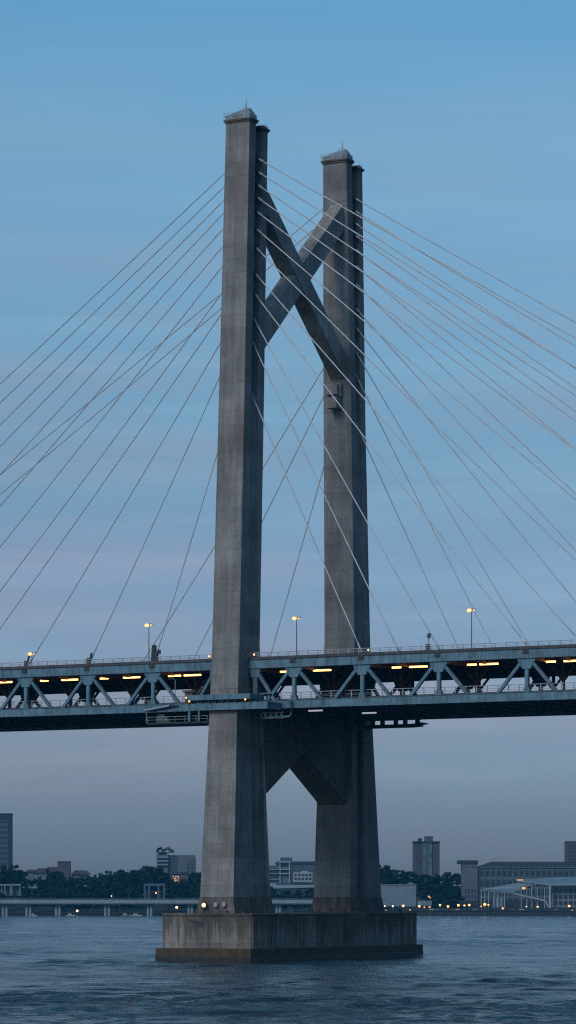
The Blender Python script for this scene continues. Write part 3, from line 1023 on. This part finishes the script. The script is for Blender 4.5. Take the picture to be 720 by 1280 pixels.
# flats with a planted roof terrace
B = Bld('apartment_block', 'stepped concrete apartment block with a planted roof terrace', 'apartment block', 195, 248, 1100, 2990)
B.block(196, 210.5, 1068, 1104, 14, mW['grey'], 'wall', -2)
B.block(210.5, 223, 1069, 1104, 12, mW['slate'], 'wall', 0)
B.block(222, 244.5, 1072.5, 1104, 16, mW['grey'], 'wall', -3)
B.block(221.6, 243.5, 1069, 1072.5, 15, mW['stone'], 'penthouse', -2)
B.block(195, 217.5, 1064.6, 1066, 15, mW['slate'], 'terrace_slab', -3.5)
B.block(198, 208, 1066, 1068, 10, mW['droof'], 'terrace_room', 0)
for y in (1071, 1075.5, 1080):
    B.block(195.6, 210.8, y, y + 1.6, 1.6, mW['pale'], 'balcony', -3.6)
B.windows(196.5, 210, 1072.5, 1086, 4, 3, .8, .5, dy=-2)
B.windows(211, 221.5, 1072, 1092, 3, 5, .6, .5, dy=0, frame=mW['pale'])
B.windows(233, 243.5, 1074, 1096, 2, 5, .65, .45, dy=-3, frame=mW['pale'])
bl = random.Random(3)
vs, fs = [], []
for (px, py, r_) in ((198, 1061.5, 1.4), (201, 1060.5, 1.7), (206.5, 1062, 1.2), (210, 1060.3, 1.8), (213, 1062.5, 1.6), (196.3, 1063.5, 1.0), (216, 1063.6, 1.0), (203.6, 1063.2, 1.2)):
    c0 = Vector(B.p(px, py, 3))
    for k in range(110):
        dv = Vector((bl.gauss(0, 1), bl.gauss(0, 1), bl.gauss(0, 1))).normalized() * r_ * bl.uniform(.4, 1.1)
        q_ = c0 + dv
        s1 = bl.uniform(.25, .5)
        a1 = Vector((bl.uniform(-1, 1), bl.uniform(-1, 1), bl.uniform(-1, 1))).normalized()
        a2 = a1.cross(Vector((bl.uniform(-1, 1), bl.uniform(-1, 1), 1))).normalized()
        n = len(vs)
        vs += [tuple(q_ - a1 * s1), tuple(q_ + a2 * s1), tuple(q_ + a1 * s1), tuple(q_ - a2 * s1)]
        fs.append((n, n + 1, n + 2, n + 3))
m = MB()
m.add(vs, fs)
base = B.p(206, 1064.6, 3)
o = m.build_top('roof_shrubs', mleafs[0], base, 'ragged dark shrubs growing on the roof terrace of the apartment block', 'shrubs')

# lit house half hidden in trees
B = Bld('house', 'small house in the trees with glowing orange windows', 'house', 214, 236, 1112, 2856)
B.block(214, 235, 1093, 1114, 8, mW['brick'])
hip(B, 213, 236, 1089.5, 1093, 9, mW['droof'], -.5)
B.windows(215.5, 224, 1094.5, 1106, 5, 5, .5, .5, mat=mlit, skip=.35)
B.windows(225, 234, 1101, 1110, 6, 4, .3, .3, mat=mlit, skip=.45)

# open concrete frame by the water
B = Bld('concrete_frame', 'square open concrete frame building with a lamp inside behind the viaduct', 'building', 179, 206, 1128, 2775)
B.block(179.5, 206, 1104.3, 1107.5, 9, mW['slate'], 'roof_slab')
for px in (180.8, 186.5, 198, 204.8):
    B.block(px - 1.1, px + 1.1, 1107.5, 1126, 1.5, mW['slate'], 'column')
B.block(180, 205.6, 1107.5, 1126, .6, mW['droof'], 'back_wall', 7)
B.block(184, 203, 1114, 1115, 1, mW['slate'], 'beam', .2)
MB().ball(B.p(195, 1116.4, -.8), .62).build('lamp', M['lamp'], B.root)

# building between the legs
B = Bld('terraced_building', 'pale stepped concrete building seen between the legs, with deep balconies', 'building', 333, 365, 1103, 2960)
B.block(350, 364.5, 1074.5, 1104, 14, mW['grey'], 'wall', 1)
B.block(350.3, 365.2, 1071.8, 1076, 12, mW['slate'], 'roof_room', 2)
B.block(330, 350, 1082, 1104, 12, mW['slate'], 'wall', 0)
for y in (1077, 1086, 1091.5):
    B.block(349.2, 363, y, y + 1.2, 2.2, mW['frame'], 'balcony', -1.4)
for px in (350, 361.8):
    B.block(px - .7, px + .7, 1076.5, 1104, 1.2, mW['frame'], 'pier', -.6)
for y in (1086.4, 1091.6, 1099):
    B.block(330, 349, y, y + 1.1, 2, mW['pale'], 'balcony', -1.6)
B.windows(351, 361, 1078.5, 1092, 3, 2, .85, .6, dy=1)
B.windows(332, 349, 1087.5, 1099, 4, 2, .8, .55, dy=0)
B = Bld('office_block', 'low white office block with a square grid of dark windows between the legs', 'office', 366, 391, 1103, 2950)
B.block(366.5, 390.5, 1090.5, 1102.5, 12, mW['frame'])
B.windows(367.3, 390, 1091.3, 1101, 5, 2, .7, .68)
B.block(376, 385, 1088.8, 1090.5, 5, mW['frame'], 'roof_plant', 1)
B = Bld('long_roof_hall', 'long dark roofed hall behind the white office block', 'hall', 362, 396, 1100, 2995)
B.block(345, 398, 1079, 1106, 18, mW['slate'])
hip(B, 343, 400, 1076.5, 1079.5, 20, mW['droof'], -1, .06)

# right bank
B = Bld('warehouse', 'plain pale sheet-clad warehouse on the quay beside the footing', 'warehouse', 470, 520, 1133, 2775)
B.block(462, 520, 1106.5, 1133, 18, mW['sheet'])
B.block(461.5, 520.4, 1105.7, 1106.5, 19, mW['frame'], 'roof_edge', -.5)
B.block(520, 540, 1126, 1132, 10, mW['sheet'], 'annex', 2)
B = Bld('tower_block', 'tall brown residential tower block with rooftop plant rooms rising behind trees', 'tower block', 516, 550, 1100, 3100)
B.block(516.5, 527.8, 1053, 1105, 18, mW['brick'], 'wall', .6)
B.block(527.5, 540, 1052.4, 1105, 20, mW['slate'], 'wall', -.6)
B.block(539.8, 549.6, 1053, 1105, 18, mW['brick'], 'wall', .3)
B.block(516, 550.2, 1051.6, 1053, 21, mW['droof'], 'roof', -1)
B.block(531, 541.5, 1046.2, 1051.6, 8, mW['slate'], 'plant_room', 3)
B.block(530.4, 542, 1045.4, 1046.2, 9, mW['droof'], 'plant_room_roof', 2.5)
MB().tube([B.p(525, 1051.6, 6), B.p(525, 1049, 6), B.p(525, 1047.4, 6)], [2.0, 2.0, 1.0], 10).build('water_tank', mW['droof'], B.root)
B.windows(518.5, 527, 1056, 1092, 3, 14, .5, .5, dy=.6, frame=mW['grey'], skip=.1)
B.windows(529.4, 532, 1056, 1094, 2, 14, .7, .5, dy=-.6, mat=mW['frame'], skip=.45)
B.windows(536.5, 539.6, 1056, 1094, 2, 14, .7, .55, dy=-.6, mat=mW['frame'], skip=.35)
B.windows(541, 549, 1056, 1092, 3, 14, .5, .5, dy=.3, skip=.1)

B = Bld('civic_building', 'wide stone civic building with dark roof and rows of tall windows', 'building', 574, 730, 1133, 2880)
B.block(577, 597, 1080, 1135, 16, mW['stone'], 'corner_tower', -2.5)
B.block(572, 597.5, 1075.5, 1080, 17, mW['droof'], 'tower_roof', -3)
B.block(597, 735, 1085, 1135, 22, mW['grey'])
B.block(596, 737, 1083.7, 1085, 23, mW['stone'], 'cornice', -1)
a, b_ = B.p(596, 1083.7), B.p(740, 1077)
MB().add([(a[0], B.Y - .8, a[2]), (b_[0], B.Y - .8, a[2]), (b_[0], B.Y + 21, a[2]), (a[0], B.Y + 21, a[2]), (a[0] + 13, B.Y + 5, b_[2]), (b_[0], B.Y + 5, b_[2]), (b_[0], B.Y + 18, b_[2]), (a[0] + 13, B.Y + 18, b_[2])],
         [(0, 1, 5, 4), (1, 2, 6, 5), (2, 3, 7, 6), (3, 0, 4, 7), (4, 5, 6, 7), (3, 2, 1, 0)]).build('roof', mW['droof'], B.root)
B.windows(599, 733, 1086.5, 1097, 19, 1, .66, .75)
B.windows(599, 733, 1098, 1132, 19, 3, .66, .7, frame=mW['stone'])
for px in np.linspace(599, 733, 20):
    B.block(px - .45, px + .45, 1085, 1133, .5, mW['stone'], 'pilaster', -.5)
B.windows(580, 596, 1110, 1132, 4, 3, .5, .6, dy=-2.5, frame=mW['grey'])
B.windows(578, 596, 1082, 1086, 5, 1, .3, .5, dy=-2.5)
MB().tube([B.p(618, 1077, 8), B.p(618, 1074, 8)], .25, 6).ball(B.p(618, 1072.8, 8), .9).tube([B.p(621, 1077, 8), B.p(621, 1073.5, 8)], .2, 6).build('roof_aerial', mW['frame'], B.root)

B = Bld('tower_block', 'dark brown tower block at the picture edge behind the civic building', 'tower block', 707, 745, 1100, 3080)
B.block(708, 748, 1052.5, 1105, 22, mW['brick'])
B.block(707.6, 749, 1051.6, 1052.5, 23, mW['droof'], 'roof', -.5)
B.windows(709, 747, 1055, 1095, 8, 10, .7, .35, frame=mW['grey'])

# glass canopy pavilion on the quay
B = Bld('ferry_pavilion', 'angular glass-roofed ferry pavilion with white steel frame and a sloping wing', 'pavilion', 600, 735, 1135, 2765)


def quad(B_, pts, mat, name, th_=.5):
    ps = [Vector(B_.p(*q)) for q in pts]
    n_ = (ps[1] - ps[0]).cross(ps[2] - ps[0]).normalized() * th_
    MB().loft([[p for p in ps], [p + n_ for p in ps]]).build(name, mat, B_.root)


quad(B, [(600, 1112.3, -7), (641, 1116.3, -8), (673, 1106.2, 13), (650, 1103.8, 13)], mW['sheet'], 'wing_roof')
quad(B, [(646, 1100.2, -8), (686, 1105.6, -10), (740, 1105.2, -10), (740, 1096.5, 14), (700, 1096.8, 14)], mW['glassroof'], 'main_roof')
fr = MB()
fr.bar(B.p(600, 1112.5, -6.2), B.p(640, 1116.5, -7), .9, 1.1).bar(B.p(640, 1116.5, -7), B.p(681, 1126, -8), .9, 1.2).bar(B.p(681, 1126, -8), B.p(684, 1134, -8), .9, 1.1).bar(B.p(600, 1112, -6.4), B.p(670, 1106.5, -6.4), .5, .6)
fr.bar(B.p(646, 1101, -8.3), B.p(686, 1106, -10.3), .7, .9).bar(B.p(686, 1106, -10.3), B.p(742, 1105.4, -10.3), .7, .9)
fr.build('edge_beam', mW['frame'], B.root)
for px, y0 in ((601, 1113), (605.5, 1113), (610, 1114), (617, 1114), (622, 1115), (630, 1116), (651, 1101.5), (658, 1103), (664, 1104), (671, 1105), (680, 1105.5)):
    a = B.p(px, y0, -6.5)
    c_ = B.p(px, 1135, -6.5)
    MB().tube([c_, a], .42, 7).build('column', mW['frame'], B.root)
a = B.p(686, 1106, -10)
MB().box((a[0] - .8, a[1] - .8, B.zb), (a[0] + .8, a[1] + .8, a[2])).build('corner_column', mW['frame'], B.root)
B.block(690, 742, 1108, 1134, 10, mW['pale'], 'glass_hall', -3)
B.windows(691, 741, 1110, 1133, 8, 3, .78, .75, dy=-3, frame=mW['frame'])
B.block(616, 628, 1122, 1134, 6, mW['sheet'], 'kiosk', -5)
B.block(650, 664, 1108, 1110.4, 4, mW['roof'], 'lit_sign_box', -5)
MB().box(B.p(645, 1100.4, -8.6), (B.p(653, 1099.6, -8.6)[0], B.Y - 8.2, B.p(653, 1099.6)[2])).build('roof_light', mlit, B.root)
MB().box(B.p(652, 1111.5, -5.4), (B.p(656, 1109, -5.4)[0], B.Y - 5.05, B.p(656, 1109)[2])).build('warm_light', mlit, B.root)

# quay wall on the right bank
yq = 2690
q0, q1 = X(455, yq), X(900, yq)
o = MB().box((q0, yq, -2), (q1, yq + 12, 4.6)).box((q0 - .3, yq - .4, 4.1), (q1, yq, 4.58)).build_top('quay_wall', mW['droof'], ((q0 + q1) / 2, yq, 0), 'dark quay wall along the water below the lamps', 'quay wall')
xb, yb_ = (q0 + q1) / 2, yq
# moored clutter and parked cars along the quay
mcar = [painted('car_paint_%s' % n_, c_, .35, .2, .1, .5, .2) for n_, c_ in (('white', (.5, .5, .52)), ('grey', (.2, .21, .23)), ('dark', (.05, .06, .08)), ('red', (.25, .05, .04)))]
cn = ['white', 'grey', 'dark', 'red']
for k, px in enumerate((540, 545, 556, 566, 571, 594, 601, 640, 652, 695)):
    a = Vector((X(px, 2700), 2700, 4.6))
    o = thing('parked_car', tuple(a), '%s parked car on the quay, %s in the row from the footing' % (cn[k % 4], ordinal(k)), 'car', 'cars parked on the quay')
    body = [(-2.2, .35), (2.2, .35), (2.2, .85), (1.5, .95), (.9, 1.45), (-1.1, 1.45), (-1.7, .95), (-2.2, .85)]
    MB().loft([[(a.x + q[0], a.y + w_, a.z + q[1]) for q in body] for w_ in (-.85, .85)]).build('body', mcar[k % 4], o)
    MB().loft([[(a.x + q[0], a.y + w_, a.z + q[1]) for q in ((-1.3, .97), (1.2, .97), (.8, 1.38), (-1.0, 1.38))] for w_ in (-.87, .87)]).build('window', mglass, o)
    for sx in (-1.35, 1.35):
        MB().tube([(a.x + sx, a.y - .88, a.z + .33), (a.x + sx, a.y + .88, a.z + .33)], .33, 10).build('wheel', M['dark'], o)


# quay lamps
def quay_lamp(px, py, Y, zb, r_, label, group, mat):
    a = at(px, py, Y)
    o = thing('quay_lamp', (a.x, a.y, zb), label, 'lamp', group)
    MB().tube([(a.x, a.y, zb), (a.x, a.y, a.z)], [.16, .09], 6).build('pole', M['pole'], o)
    MB().tube([(a.x, a.y, a.z), (a.x, a.y, a.z + .3), (a.x, a.y, a.z + .5)], [.3, .45, .1], 8).build('lamp_head', M['pole'], o)
    MB().ball((a.x, a.y, a.z - .35), r_ * 1.2, 10, 6).build('lamp_glass', mat, o)


mq = [emit('quay_lamp_amber', (1.0, 0.36, 0.10), 2.3), emit('quay_lamp_orange', (1.0, 0.26, 0.06), 1.7), emit('quay_lamp_white', (1.0, 0.66, 0.4), 3)]
QL = [(481, 1132, .45, 2), (491, 1132.3, .55, 2), (504, 1131.8, .85, 0), (512.5, 1137, .45, 1), (524, 1132.2, .85, 0), (530.5, 1133.5, .5, 1), (537, 1133.2, .6, 1), (550, 1130.8, .75, 0), (560, 1132.5, .8, 0), (573, 1131, .85, 0), (580.5, 1131.3, .65, 0), (586.5, 1130.8, .8, 0), (606, 1130, 1.0, 0), (610.5, 1130.5, .55, 0), (601.5, 1132.4, .5, 1), (628.5, 1135, .75, 1), (672, 1133, .65, 0), (658, 1132.6, .4, 2), (711.5, 1132, .8, 0), (715.5, 1138, .65, 1), (482.5, 1137.6, .5, 1), (536, 1120.2, .6, 1), (538, 1121.6, .4, 1)]
for k, (px, py, r_, mi) in enumerate(QL):
    n_ = sorted(q[0] for q in QL).index(px)
    zb = 4.6 if py > 1125 else land_z(X(px, 2760), 2760)
    lab = 'warm glowing quay lamp, number %d along the quay counted from the footing' % (n_ + 1)
    wd = ordinal(n_) if n_ < 20 else 'twenty-' + ordinal(n_ - 20)
    quay_lamp(px, py, 2701 if py > 1125 else 2760, zb, r_, 'glowing %s quay lamp, %s along the quay from the footing' % (('amber', 'orange', 'white')[mi], wd), 'lamps along the quay', mq[mi])
quay_lamp(96.5, 1138, 2680, -.5, .75, 'bright white lamp at the water under the viaduct', 'lamps under and on the viaduct', mq[2])
quay_lamp(139.5, 1119.5, 2615, 13.8, .35, 'small white lamp on the viaduct parapet', 'lamps under and on the viaduct', mq[2])
quay_lamp(364, 1128.2, 2640, 3, .75, 'orange lamp seen between the two legs above the footing', 'lamps under and on the viaduct', mq[1])

# low viaduct over the water
YV = 2610.0
o = thing('viaduct', (X(130, YV), YV, 0), 'low pale concrete viaduct with paired piers crossing the far water', 'viaduct')
mvi = wallmat('viaduct_concrete', (0.24, 0.30, 0.35))
za, zb = HC + (HOR - 1124.6) / F * YV, HC + (HOR - 1129.6) / F * YV
MB().box((X(-150, YV), YV, zb), (X(400, YV), YV + 9, za - .9)).box((X(-150, YV), YV - .25, zb + .5), (X(400, YV), YV - .01, za)).box((X(-150, YV), YV + 9.01, zb + .5), (X(400, YV), YV + 9.25, za)).build('span', mvi, o)
MB().box((X(-150, YV), YV - .05, zb - .8), (X(400, YV), YV + 8.6, zb - .01)).build('girder', mW['droof'], o)
rl = MB()
for px in np.arange(-150, 400, 3.0):
    rl.box((X(px, YV) - .06, YV - .2, za), (X(px, YV) + .06, YV - .1, za + .9))
rl.box((X(-150, YV), YV - .2, za + .9), (X(400, YV), YV - .1, za + 1.0))
rl.build('railing', M['rail'], o)
for px in (-120, -85, -52, -25, 3.5, 7.8, 33, 37.4, 70, 74.2, 131.5, 136, 185, 189, 236, 240, 292, 297, 346, 350):
    MB().tube([(X(px, YV), YV + 3.5, -2), (X(px, YV), YV + 3.5, zb - .8)], 1.05, 10).build('pier', mvi, o)
# pontoon and boats below it
mb_ = painted('boat_white', (.5, .53, .56), .4, 0, .1, .5, .3)
for k, (px, L, lab) in enumerate(((41, 6, 'small white boat moored under the viaduct, alone near the picture edge'), (170, 9, 'white cabin boat moored under the viaduct before the concrete frame'), (157, 7, 'low grey boat moored just behind the white cabin boat'), (88, 7, 'small boat moored beside the lamp under the viaduct'))):
    Yb = 2650
    a = Vector((X(px, Yb), Yb, 0))
    o = thing('moored_boat', tuple(a), lab, 'boat', 'boats under the viaduct')
    rings = []
    for t, wd, zz in ((0, .7, .9), (.3, 1.2, .85), (.7, 1.0, 1.0), (1, .05, 1.35)):
        x_ = a.x + (t - .5) * L
        rings.append([(x_, Yb - wd, zz), (x_, Yb - wd * .6, -.3), (x_, Yb + wd * .6, -.3), (x_, Yb + wd, zz)])
    MB().loft(rings).build('hull', mb_ if k != 2 else mcar[1], o)
    MB().box((a.x - L * .25, Yb - .8, .9), (a.x + L * .12, Yb + .8, 2.3)).build('cabin', mb_, o)
    MB().box((a.x - L * .22, Yb - .83, 1.5), (a.x + L * .09, Yb - .79, 2.05)).build('window', mglass, o)

# ------------------------------------------------------------------ water
def grade(lo, hi, d0, c, k):
    """coordinates dense near c, growing away from it"""
    out = [c]
    x = c
    while x < hi:
        x += d0 + k * max(0, x - c)
        out.append(min(x, hi))
    x = c
    neg = []
    while x > lo:
        x -= d0 + k * max(0, c - x)
        neg.append(max(x, lo))
    return np.array(neg[::-1] + out)


xs = np.concatenate([grade(-3000, -70, 1.0, -70, .02)[:-1], np.arange(-70, 70.01, .62), grade(70, 3000, 1.0, 70, .02)[1:]])
ys = np.concatenate([np.linspace(-300, 250, 22)[:-1], grade(250, 2702, .75, 330, .0035)])
GX, GY = np.meshgrid(xs, ys)
dxl = np.gradient(xs)[None, :] + 0 * GY
dyl = np.gradient(ys)[:, None] + 0 * GX
rng = np.random.RandomState(5)
Z = np.zeros_like(GX)
patch = .62 + .38 * np.sin(GX * .021 + GY * .011 + 1.3 * np.sin(GY * .017)) * np.sin(GY * .023 - GX * .008 + 2)
for k in range(46):
    lam = 2.6 * (1.13 ** (k % 23)) * rng.uniform(.9, 1.1)
    ang = math.radians(rng.normal(-62, 34))
    kx, ky = math.cos(ang) * 2 * math.pi / lam, math.sin(ang) * 2 * math.pi / lam
    amp = .017 * lam ** .5
    att = np.clip((lam / (3.0 * np.maximum(dxl * abs(math.cos(ang)), dyl * abs(math.sin(ang))) + 1e-6) - .6), 0, 1)
    ph = kx * GX + ky * GY + rng.uniform(0, 6.28) + .8 * np.sin(GX * .03 + k) * np.sin(GY * .02 + k * 1.7)
    s_ = np.sin(ph)
    Z += amp * att * patch * (s_ + .25 * np.cos(2 * ph))
nx, ny = len(xs), len(ys)
co = np.stack([GX, GY, Z], -1).reshape(-1, 3).astype(np.float32)
idx = np.arange(nx * ny).reshape(ny, nx)
quads = np.stack([idx[:-1, :-1], idx[:-1, 1:], idx[1:, 1:], idx[1:, :-1]], -1).reshape(-1, 4)
me = bpy.data.meshes.new('water')
me.vertices.add(len(co))
me.vertices.foreach_set('co', co.ravel())
me.loops.add(quads.size)
me.loops.foreach_set('vertex_index', quads.ravel().astype(np.int32))
me.polygons.add(len(quads))
me.polygons.foreach_set('loop_start', np.arange(0, quads.size, 4, dtype=np.int32))
me.polygons.foreach_set('loop_total', np.full(len(quads), 4, dtype=np.int32))
me.update(calc_edges=True)
me.polygons.foreach_set('use_smooth', np.ones(len(quads), dtype=bool))
mm, nt, nd, lk, bs = new_mat('river_water')
cw = nd.new('ShaderNodeTexCoord').outputs['Object']
bs.inputs['Base Color'].default_value = (.004, .014, .022, 1)
bs.inputs['IOR'].default_value = 1.33
big = noise_tex(nt, mapping(nt, cw, (.014, .017, 1)), 1.0, 5, .65)
lk.new(ramp(nt, big, [(.35, g(.07)), (.65, g(.2))]), bs.inputs['Roughness'])
h1 = noise_tex(nt, mapping(nt, cw, (.8, .22, 1)), 1.0, 6, .7)
h2 = noise_tex(nt, mapping(nt, cw, (.045, .014, 1)), 1.0, 5, .6)
hs = mathn(nt, 'ADD', mathn(nt, 'MULTIPLY', h1, .6), mathn(nt, 'MULTIPLY', h2, 1.9))
bp = nd.new('ShaderNodeBump')
bp.inputs['Distance'].default_value = 2.3
lk.new(ramp(nt, big, [(.36, g(.45)), (.60, g(1.0))]), bp.inputs['Strength'])
lk.new(hs, bp.inputs['Height'])
lk.new(bp.outputs[0], bs.inputs['Normal'])
me.materials.append(mm)
o = bpy.data.objects.new('water', me)
COL.objects.link(o)
tag(o, kind='structure')

# ------------------------------------------------------------------ haze
HAZE = 0.00004
mm = bpy.data.materials.new('haze_air')
mm.use_nodes = True
nt = mm.node_tree
nt.nodes.clear()
out = nt.nodes.new('ShaderNodeOutputMaterial')
pv = nt.nodes.new('ShaderNodeVolumePrincipled')
pv.inputs['Density'].default_value = HAZE
pv.inputs['Color'].default_value = (.04, .5, .9, 1)
pv.inputs['Anisotropy'].default_value = 0.0
nt.links.new(pv.outputs[0], out.inputs['Volume'])
o = MB().box((-3050, -350, -4), (3050, 3650, 190)).build('haze', mm)
tag(o, kind='stuff')

# ------------------------------------------------------------------ sky, sun, camera
SUN_EL, SUN_AZ = R(40.0), R(216)            # low sun behind the camera, to its left
wd = bpy.data.worlds.new('World')
sc.world = wd
wd.use_nodes = True
nt = wd.node_tree
bg = nt.nodes['Background']
sky = nt.nodes.new('ShaderNodeTexSky')
sky.sky_type = 'NISHITA'
sky.sun_disc = False
sky.sun_elevation = SUN_EL
sky.sun_rotation = SUN_AZ
sky.altitude = 20
sky.air_density = 1.0
sky.dust_density = 1.0
sky.ozone_density = 4.0
tc = nt.nodes.new('ShaderNodeTexCoord').outputs['Generated']
sepz = nt.nodes.new('ShaderNodeSeparateXYZ')
nt.links.new(tc, sepz.inputs[0])
low = ramp(nt, mathn(nt, 'MULTIPLY', sepz.outputs['Z'], 2.5), [(.05, g(.35)), (.16, g(1)), (.36, g(1)), (.55, g(.4))])      # the cloud veil lies low
cl = noise_tex(nt, mapping(nt, tc, (7.0, 7.0, 50.0), (2.3, .4, 1.15)), 1.0, 5, .55)
cl = ramp(nt, cl, [(.42, g(0)), (.62, g(1))])
skc = mix(nt, sky.outputs[0], (1.22, 0.97, 0.93, 1), mathn(nt, 'MULTIPLY', mathn(nt, 'MULTIPLY', cl, low), 1.0), 'MULTIPLY')
# dusk: the air near the horizon is dim and mauve-grey, the upper sky clear blue
mr = nt.nodes.new('ShaderNodeMapRange')
mr.inputs['From Min'].default_value = 0.0
mr.inputs['From Max'].default_value = 0.4
nt.links.new(sepz.outputs['Z'], mr.inputs['Value'])
gr_ = ramp(nt, mr.outputs['Result'], [(0, (.165, .215, .33)), (.07, (.20, .245, .37)), (.10, (.245, .28, .385)), (.25, (.315, .345, .41)), (.32, (.315, .37, .40)), (.565, (.455, .585, .55)), (.66, (.36, .595, .595)), (1, (.35, .6, .62))])
skc = mix(nt, skc, gr_)
wisp = noise_tex(nt, mapping(nt, tc, (9.0, 9.0, 95.0), (.7, 1.9, 3.1)), 1.0, 6, .6)
wisp = mathn(nt, 'MULTIPLY', ramp(nt, wisp, [(.45, g(0)), (.7, g(1))]), low)
skc = mix(nt, skc, (1.16, 1.13, 1.09, 1), wisp)
nt.links.new(skc, bg.inputs['Color'])
bg.inputs['Strength'].default_value = .15

sl = bpy.data.lights.new('sun', 'SUN')
sl.energy = 1.2
sl.angle = R(20)
sl.color = (1.0, .87, .79)
so = bpy.data.objects.new('sun', sl)
COL.objects.link(so)
dv = Vector((math.sin(SUN_AZ) * math.cos(SUN_EL), math.cos(SUN_AZ) * math.cos(SUN_EL), math.sin(SUN_EL)))
so.rotation_euler = dv.to_track_quat('Z', 'Y').to_euler()

cam = bpy.data.cameras.new('camera')
cam.sensor_fit = 'VERTICAL'
cam.sensor_height = 36
cam.lens = F / 1280 * 36
cam.shift_y = (HOR - 640) / 1280
cam.clip_start = 1
cam.clip_end = 60000
co_ = bpy.data.objects.new('camera', cam)
co_.location = (0, 0, HC)
co_.rotation_euler = (R(90), 0, 0)
COL.objects.link(co_)
sc.camera = co_
sc.render.resolution_x, sc.render.resolution_y = 576, 1024
sc.render.engine = 'CYCLES'
sc.cycles.use_denoising = False
sc.cycles.max_bounces = 6
sc.cycles.volume_bounces = 0
sc.cycles.sample_clamp_indirect = 1.0
sc.cycles.sample_clamp_direct = 6.0
sc.cycles.use_adaptive_sampling = False
sc.cycles.filter_width = 1.2
sc.view_settings.view_transform = 'Standard'
sc.view_settings.look = 'None'
sc.view_settings.exposure = 0.41
sc.view_settings.gamma = 1
